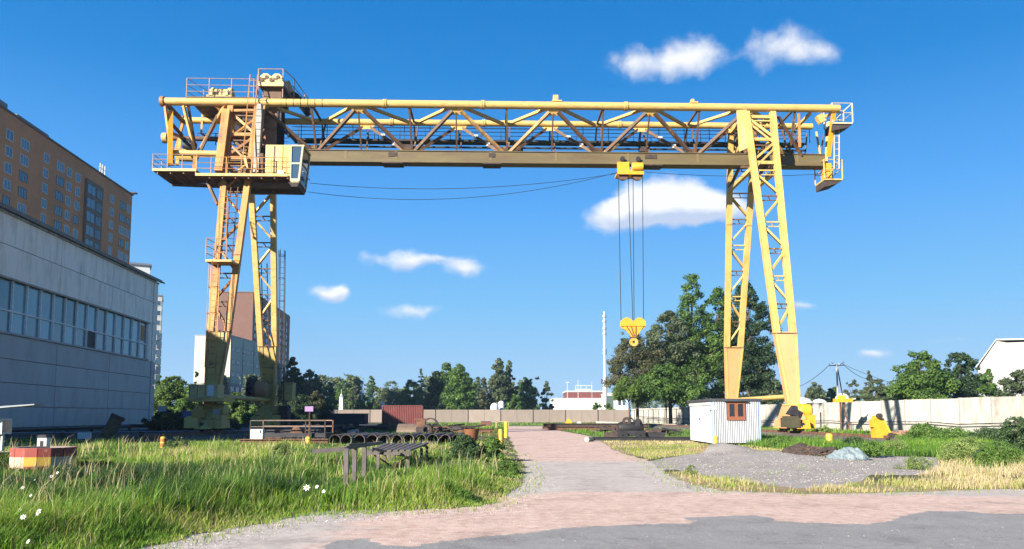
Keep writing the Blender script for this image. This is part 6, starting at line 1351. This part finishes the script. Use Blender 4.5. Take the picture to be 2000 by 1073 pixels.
# utility pole behind the white wall, with wires
p = at(1634, 712, 92); up = empty('utility_pole', (p.x, 92, 0), 0, 'slim utility pole with crossarms and wires behind the white wall', 'utility pole')
POLE = pm('pole_grey', (.33, .32, .30), (.25, .24, .22), 3)
MB().tube((-.0, 0, 0), (0, 0, p.z), .14, 8, .09).build('pole', POLE, up); MB().tube((1.3, .3, 0), (.1, 0, p.z-.5), .07, 6).build('stay', DKSTEEL, up)
MB().beam((-.9, 0, p.z-.15), (.9, 0, p.z-.1), .1).beam((-.6, 0, p.z+.25), (0, 0, p.z-.2), .05).beam((.9, 0, p.z+.3), (.2, 0, p.z-.2), .05).build('crossarm', DKSTEEL, up)
for x in (-.85, -.3, .3, .85): MB().lathe([(.02, 0), (.07, .02), (.09, .1), (.04, .2)], (x, 0, p.z-.08), 8).build('insulator', TRIMW, up)
g_ = 'wires on the utility pole'
cable(p+Vector((-.8, 0, 0)), at(1500, 760, 110), 1.3, 'overhead_wire', 'overhead wire dropping from the utility pole to the left', .03, group=g_, cat='wire')
cable(p+Vector((.8, 0, 0)), at(1712, 742, 110), .6, 'overhead_wire', 'overhead wire dropping from the utility pole to the bare tree', .03, group=g_, cat='wire')
cable(p+Vector((.6, 0, .1)), at(2060, 752, 100), 2.6, 'overhead_wire', 'long thin wire from the utility pole across the trees to the right', .022, group=g_, cat='wire')
# yellow spreader on posts before the white wall
ys_ = 81.0; p = at(1640, 775, ys_); o = empty('lifting_beam', (p.x, ys_, 0), 0, 'yellow lifting beam held on thin posts before the white wall', 'lifting beam')
x0 = at(1629, 790, ys_).x-p.x; x1 = at(1664, 790, ys_).x-p.x; z0 = at(0, 786, ys_).z; z1 = at(0, 779, ys_).z
MB().box(x0, x1, -.25, .25, z0, z1).build('beam', CBOX, o); MB().box(x0+.5, x1-.7, -.2, .2, z1, z1+.35).build('top_block', BY, o); MB().tube((x1-.1, 0, z1-.1), (x1+.4, 0, z1), .08, 8).build('lug', TRIMW, o)
MB().box(0, .12, 0, .12, 0, z0).build('post', RUSTM, o); MB().beam((1.0, .1, 0), (.35, .1, z0), .1).build('post', RUSTM, o); MB().box(-2.1, -2.0, 0, .1, 0, 2.0).build('post', DKSTEEL, o)
# a crow
p = at(1049, 740, 60); o = empty('bird', p, .3, 'dark bird flying right of the birches above the far wall', 'bird')
MB().lathe([(.01, -.22), (.06, -.12), (.08, 0), (.05, .14), (.01, .22)], n=10, ax='X').build('body', BLACK, o)
MB().add([(-.08, 0, 0), (.1, 0, .02), (.05, -.42, .16), (-.06, -.40, .15), (.1, .0, .02), (-.08, 0, 0), (-.06, .4, .12), (.05, .42, .13)], [(0, 1, 2, 3), (4, 5, 6, 7)]).build('wings', BLACK, o)

# ------------------------------------------------------------------ leafy weeds and shrubs
GW = leafmat('weed_leaf', (.045, .095, .02), (.15, .26, .05)); GD = leafmat('weed_dark', (.03, .065, .025), (.085, .14, .055)); GP = leafmat('weed_pale', (.10, .15, .04), (.26, .34, .10))
g = 'leafy shrubs and tall weeds'
for lab, u, vt, w, vb, m, n, sz, prof in (
    ('dark weedy clump low at the left edge below the painted ring', 40, 925, 110, 975, GD, 3600, .022, 'bush'), ('dark leafy weeds right of the painted ring', 128, 905, 90, 950, GD, 3400, .022, 'bush'),
    ('dark leafy clump in the middle of the left grass', 285, 905, 80, 935, GD, 2200, .022, 'bush'), ('low dark weeds beside the slatted table', 862, 905, 70, 935, GD, 2600, .024, 'bush'), ('low green clump at the grass edge by the road', 905, 955, 60, 982, GW, 2200, .018, 'bush'),
    ('tall feathery weeds near the right edge behind the dry grass', 1948, 858, 90, 915, GW, 4200, .03, 'bush'), ('low green weeds among the dry grass on the right', 1790, 890, 60, 918, GP, 1800, .025, 'bush'), ('small green tuft at the left tip of the gravel', 1350, 908, 26, 930, GP, 900, .02, 'dome'),
    ('larger dark green leafy shrub left of the yellow bollards', 907, 848, 58, 905, GD, 5200, .045, 'dome'), ('leafy shrub right beside the nearer yellow bollard', 962, 853, 46, 903, GW, 4200, .045, 'dome'),
    ('pale low weed between the two leafy shrubs', 945, 884, 26, 909, GP, 1200, .035, 'bush'), ('bright weed clump standing before the long rusty beam', 552, 862, 42, 897, GP, 1800, .04, 'dome'),
    ('grey green feathery weed right of the striped bollard', 346, 852, 46, 888, GD, 1900, .04, 'bush'), ('low weed clump at the edge of the red track', 985, 898, 60, 926, GW, 2200, .03, 'bush'),
    ('leafy bush with brown stem at the end of the right track', 1802, 826, 62, 862, GW, 4200, .07, 'dome'), ('small bright bush behind the yellow bollard by the soil heap', 1611, 828, 30, 858, GP, 1500, .06, 'dome'),
    ('rounded fresh green bush at the right of the gravel', 1886, 852, 88, 908, GP, 6500, .035, 'dome'), ('dark weed patch behind the rounded green bush', 1922, 872, 50, 912, GD, 2200, .04, 'bush'),
    ('tall leafy weeds cut by the right picture edge', 1985, 812, 70, 900, GD, 5200, .05, 'dome'), ('broad shrub along the foot of the white wall', 1862, 834, 90, 868, GW, 4500, .06, 'bush'),
    ('shrub at the foot of the wall near the right edge', 1930, 834, 80, 872, GD, 4200, .06, 'bush'), ('weed clump right of the tarpaulin', 1702, 862, 44, 894, GW, 2200, .04, 'dome'),
    ('green weeds between bollard and track buffer', 1668, 852, 66, 878, GD, 2600, .05, 'bush'), ('weeds at the right corner of the white hut', 1528, 852, 70, 876, GW, 2600, .05, 'bush'), ('pale weeds behind the tarpaulin', 1748, 858, 50, 886, GP, 2200, .04, 'bush'),
    ('dark low shrub by the track edge right of the legs', 1600, 838, 50, 856, GD, 1500, .06, 'bush')):
    Y = gnd(u, vb).y
    tree('shrub', lab, u, vt, w, Y, prof, m, max(16, n//70), n, sz, .02, .3, cat='shrub', group=g, trunk=.02, limbs=8)

# ------------------------------------------------------------------ grass
def blades(name, label, n, fn, mat, wid=.006, seg=2):
    X, Y, H, T = fn(n); n = len(X)
    Z = gz(X, Y)-.02; a = NR.random(n)*2*np.pi; W = np.maximum(wid*(.6+.8*NR.random(n)), Y*.00042)
    rx, ry = np.cos(a)*W, np.sin(a)*W; b = NR.random(n)*2*np.pi; ld = H*(.12+.45*NR.random(n)**1.5)
    dx = np.cos(b)*ld+.10*H; dy = np.sin(b)*ld+.06*H
    co = np.zeros((n, 5, 3)); 
    co[:, 0] = np.stack([X-rx, Y-ry, Z], 1); co[:, 1] = np.stack([X+rx, Y+ry, Z], 1)
    mx, my, mz = X+dx*.32, Y+dy*.32, Z+H*.6
    co[:, 2] = np.stack([mx+rx*.75, my+ry*.75, mz], 1); co[:, 3] = np.stack([mx-rx*.75, my-ry*.75, mz], 1)
    co[:, 4] = np.stack([X+dx, Y+dy, Z+H*(1-.25*(ld/np.maximum(H, .01))**2)], 1)
    k = np.arange(n, dtype=np.int32)*5
    li = np.stack([k, k+1, k+2, k+3, k+3, k+2, k+4], 1).ravel()
    me = bpy.data.meshes.new(name); me.vertices.add(5*n); me.vertices.foreach_set('co', co.astype(np.float32).ravel()); me.loops.add(7*n); me.loops.foreach_set('vertex_index', li)
    me.polygons.add(2*n); ls = np.stack([np.arange(n)*7, np.arange(n)*7+4], 1).ravel().astype(np.int32); lt = np.tile(np.array([4, 3], np.int32), n)
    me.polygons.foreach_set('loop_start', ls); me.polygons.foreach_set('loop_total', lt); me.update(calc_edges=True)
    set_attr(me, 'tint', np.repeat(np.clip(T, 0, 1), 5)); me.materials.append(mat)
    o = link(name, me); tag(o, label, None, None, 'stuff'); return o
GRM = bpy.data.materials.new('grass_blades')
def grass_mat():
    m = leafmat('grass_blade', (.025, .055, .015), (.42, .34, .18), trans=.4)
    r = [n for n in m.node_tree.nodes if n.type == 'VALTORGB'][0].color_ramp
    while len(r.elements) < 6: r.elements.new(.5)
    for e, (p, c) in zip(r.elements, [(0, (.022, .055, .014)), (.22, (.05, .12, .016)), (.45, (.125, .25, .022)), (.62, (.235, .32, .045)), (.8, (.36, .32, .13)), (1, (.50, .40, .25))]): e.position = p; e.color = (*c, 1)
    return m
GM = grass_mat()
def samp(n, y0, y1, x0, x1, k=1.6):
    u = NR.random(n); a = 1-k; Y = (y0**a+u*(y1**a-y0**a))**(1/a)
    X = (NR.random(n)*2-1)*(.70*Y+1.5); ok = (X > x0) & (X < x1); return X[ok], Y[ok]
GTRI = sdf
def fg(n):
    X, Y = samp(int(n*2.3), 8.6, 52, -60, 3.5, 1.9)
    b = -sdf(X, Y, BARE); keep = (b > -.05+.55*(fbm(X, Y, 1.7)-.5)) & (X < 2.6+.02*Y) & ~((X < -21) & (Y > 36) & (Y < 40))
    thin = fbm(X, Y, .8); keep &= NR.random(len(X)) < np.clip(.35+1.6*(thin-.25)+.3*(b > 1.0), .15, 1)*np.clip((54-Y)/8, 0, 1)*np.clip((60+X*0-Y)/6, 0, 1)
    X, Y, b = X[keep], Y[keep], b[keep]
    lush = smoothstep(.42, .60, fbm(X, Y, .28)+.20*np.exp(-((X+4)/3.5)**2-((Y-13)/4.0)**2)-.01*np.maximum(Y-22, 0))
    H = (.09+.27*lush+.18*(fbm(X, Y, .7)-.5))*(.6+.7*NR.random(len(X)))*smoothstep(-.2, 1.6, b)+.05
    H *= 1-.6*np.exp(-((X-tb.x-1.2)/2.0)**2-((Y-tb.y-1.6)/4.2)**2); H *= 1-.5*np.exp(-((X-rb.x-.6)/1.0)**2-((Y-rb.y-.5)/2.2)**2)
    H *= np.where(NR.random(len(X)) < .03, 1.7, 1); H = np.minimum(H, .75)*np.where(Y > 30, .75, 1)
    T = .15+.50*(fbm(X, Y, .33)-.35)+.20*lush+.24*(1-smoothstep(0, 1.8, b))+NR.normal(0, .10, len(X))+.22*smoothstep(17, 26, Y)-.26*smoothstep(-5.0, -8.5, X)*(Y < 24)
    dry = fbm(X+40, Y+9, .5); dm = smoothstep(.50, .64, dry); T += .34*dm*(NR.random(len(X)) < .7); H *= 1-.45*dm; wd_ = smoothstep(.55, .66, fbm(X-31, Y+17, .6)); T -= .30*wd_; H *= 1+.35*wd_
    T += np.where(NR.random(len(X)) < .05, .4, 0)
    return X, Y, H, T
blades('meadow_grass', 'tall green meadow grass filling the left foreground', 250000, fg, GM, .006)
DRYR = G2([(1290, 922), (1345, 940), (1410, 958), (1560, 963), (1700, 963), (1850, 957), (2000, 955), (2300, 952), (2300, 860), (1900, 880), (1838, 900), (1838, 922), (1790, 928), (1700, 930), (1680, 942), (1640, 953), (1560, 955), (1480, 946), (1400, 936)])
def fr_(n):
    X, Y = samp(int(n*3.2), 15, 34, 3, 40, 1.5)
    d = sdf(X, Y, DRYR)+.5*(fbm(X, Y, 1.3)-.5); keep = (d > 0) & (NR.random(len(X)) < np.clip(3.2*(fbm(X, Y, .9)-np.where(X < 12, .43, .33)), .03, 1)); X, Y, d = X[keep], Y[keep], d[keep]
    H = (.06+.22*fbm(X, Y, .6)**1.3)*(.4+1.0*NR.random(len(X)))*(1+1.1*smoothstep(10, 16, X)); T = .84+.3*(fbm(X, Y, .5)-.5)+.08*smoothstep(8, 14, X)+NR.normal(0, .12, len(X))
    T -= .34*smoothstep(.50, .62, fbm(X+5, Y, .8))
    return X, Y, H, T
blades('dry_grass', 'dry straw coloured grass strip before the gravel patch', 75000, fr_, GM, .006)
def ft(n):
    X, Y = samp(int(n*3), 27, 56, 2, 42, 1.4)
    ing = sdf(X, Y, GRAVEL); bare = sdf(X, Y, BARE); hutm = (X > f0.x-.2) & (X < f1.x+1.5) & (Y > f0.y-.3) & (Y < f0.y+7)
    dens = np.where(X > 13, .9, .35)*np.clip(2.4*(fbm(X, Y, .45)-.2), .05, 1)*np.where(np.abs(X-20.4) < 1.5, .12*(Y > 42)+1.0*(Y <= 42), 1)
    keep = (ing < -.1) & (bare < -.1) & (Y > 28) & ~hutm & (NR.random(len(X)) < dens); X, Y = X[keep], Y[keep]
    H = np.where(X > 13, .16+.55*fbm(X, Y, .3)**1.5, .07+.08*fbm(X, Y, .3))*(.5+.9*NR.random(len(X))); T = np.where(X > 13, .32, .74)+.7*(fbm(X, Y, .3)-.5)+NR.normal(0, .11, len(X))
    return X, Y, H, T
blades('verge_grass', 'mixed green and dry grass round the hut and the right track', 100000, ft, GM, .008)
def fl(n):
    X, Y = samp(int(n*1.6), 58, 172, -22, 40, 1.2)
    bare = sdf(X, Y, BARE); keep = (bare < -.2) & (np.abs(X-20.4) > 1.6) & (NR.random(len(X)) < np.clip(2.2*(fbm(X, Y, .12)-.2), .1, 1)); X, Y = X[keep], Y[keep]
    return X, Y, (.15+.25*fbm(X, Y, .1))*(.6+.8*NR.random(len(X))), .42+.7*(fbm(X, Y, .09)-.5)+NR.normal(0, .1, len(X))
blades('lawn_grass', 'short green grass on the far lawn before the concrete wall', 45000, fl, GM, .01)
def fs_(n):
    X, Y = samp(int(n*2.2), 8.8, 34, -12, 30, 1.5); e = np.abs(sdf(X, Y, BARE)); g_ = sdf(X, Y, GRAVEL)
    keep = ((e < .6) | ((g_ > 0) & (fbm(X, Y, 1.2) > .66))) & (NR.random(len(X)) < .5); X, Y = X[keep], Y[keep]
    return X, Y, .03+.09*NR.random(len(X)), .55+NR.normal(0, .16, len(X))
blades('edge_tufts', 'thin low tufts growing along the road and gravel edges', 30000, fs_, GM, .005)
def fst(n):
    X, Y = samp(int(n*2.3), 9.5, 40, -60, 2.5, 1.7); b = -sdf(X, Y, BARE); keep = (b > .5) & (NR.random(len(X)) < np.clip(3*(fbm(X, Y, .6)-.35), .03, 1)); X, Y = X[keep], Y[keep]
    return X, Y, .40+.35*NR.random(len(X)), np.where(NR.random(len(X)) < .6, .9, .2)+NR.normal(0, .08, len(X))
blades('seed_stalks', 'thin dry and dark stalks standing above the meadow grass', 4500, fst, GM, .0035)
# white wild flowers in the left grass
fm = MB()
for k in range(7):
    a = 2*math.pi*k/7; fm.add([(0, 0, 0), (.035*math.cos(a-.35), .035*math.sin(a-.35), .006), (.055*math.cos(a), .055*math.sin(a), .0), (.035*math.cos(a+.35), .035*math.sin(a+.35), .006)], [(0, 1, 2, 3)])
pet = fm.mesh('petals', pm('petal_white', (.82, .82, .80), bump=0)); ctr = MB().lathe([(.012, .004), (.010, .014), (.002, .018)], n=8).mesh('flower_centre', pm('flower_yellow', (.7, .5, .05), bump=0)); stm = MB().tube((0, 0, -.55), (0, 0, 0), .004, 4).mesh('stem', bpy.data.materials['weed_leaf'])
for u, v, Y, s, lab in ((75, 1001, 11.6, 1.7, 'largest white flower low at the left edge'), (45, 1010, 11.3, 1.2, 'white flower just below left of the largest one'), (39, 996, 11.8, 1.0, 'small white flower left of the largest one'), (60, 968, 13.5, 1.0, 'white flower above the largest one'),
                        (44, 953, 14.5, 1.1, 'white flower halfway up the left edge'), (67, 938, 16, 1.1, 'white flower just below the painted ring'), (57, 937, 15.6, .9, 'small white flower below left of the painted ring'), (100, 931, 16.5, 1.3, 'white flower right below the painted ring'), (112, 924, 17, 1.3, 'white flower right of the painted ring'),
                        (599, 953, 14.6, 2.0, 'big white flower in the middle of the foreground grass'), (619, 951, 15.0, 1.2, 'white flower right of the big middle one'), (632, 960, 14.2, 1.1, 'lowest white flower right of the big middle one'), (55, 1058, 10.2, .8, 'tiny white flower near the bottom left corner')):
    p = at(u, v, 1.20*F/(v-HORIZ) if v > 940 else Y); s *= .58; o = empty('wild_flower', p, rnd.uniform(-.6, .3), lab, 'flower', 'white wild flowers in the grass'); o.scale = (s, s, s)
    c = link('petals', pet, o); c.rotation_euler = (math.radians(62), 0, 0); d = link('flower_centre', ctr, o); d.rotation_euler = (math.radians(62), 0, 0); e = link('stem', stm, o); e.scale = (1, 1, min(1.0, p.z/.55/s))

# ------------------------------------------------------------------ air
def haze():
    m = bpy.data.materials.new('haze_air'); m.use_nodes = True; N = m.node_tree.nodes; L = m.node_tree.links
    for n in list(N): N.remove(n)
    out = N.new('ShaderNodeOutputMaterial'); v = N.new('ShaderNodeVolumePrincipled'); v.inputs['Density'].default_value = .00016; v.inputs['Color'].default_value = (.50, .76, 1.0, 1); v.inputs['Anisotropy'].default_value = .2
    L.new(v.outputs[0], out.inputs['Volume'])
    o = MB().box(-1600, 1600, -40, 1600, -1, 74).build('haze', m); tag(o, kind='stuff')
haze()
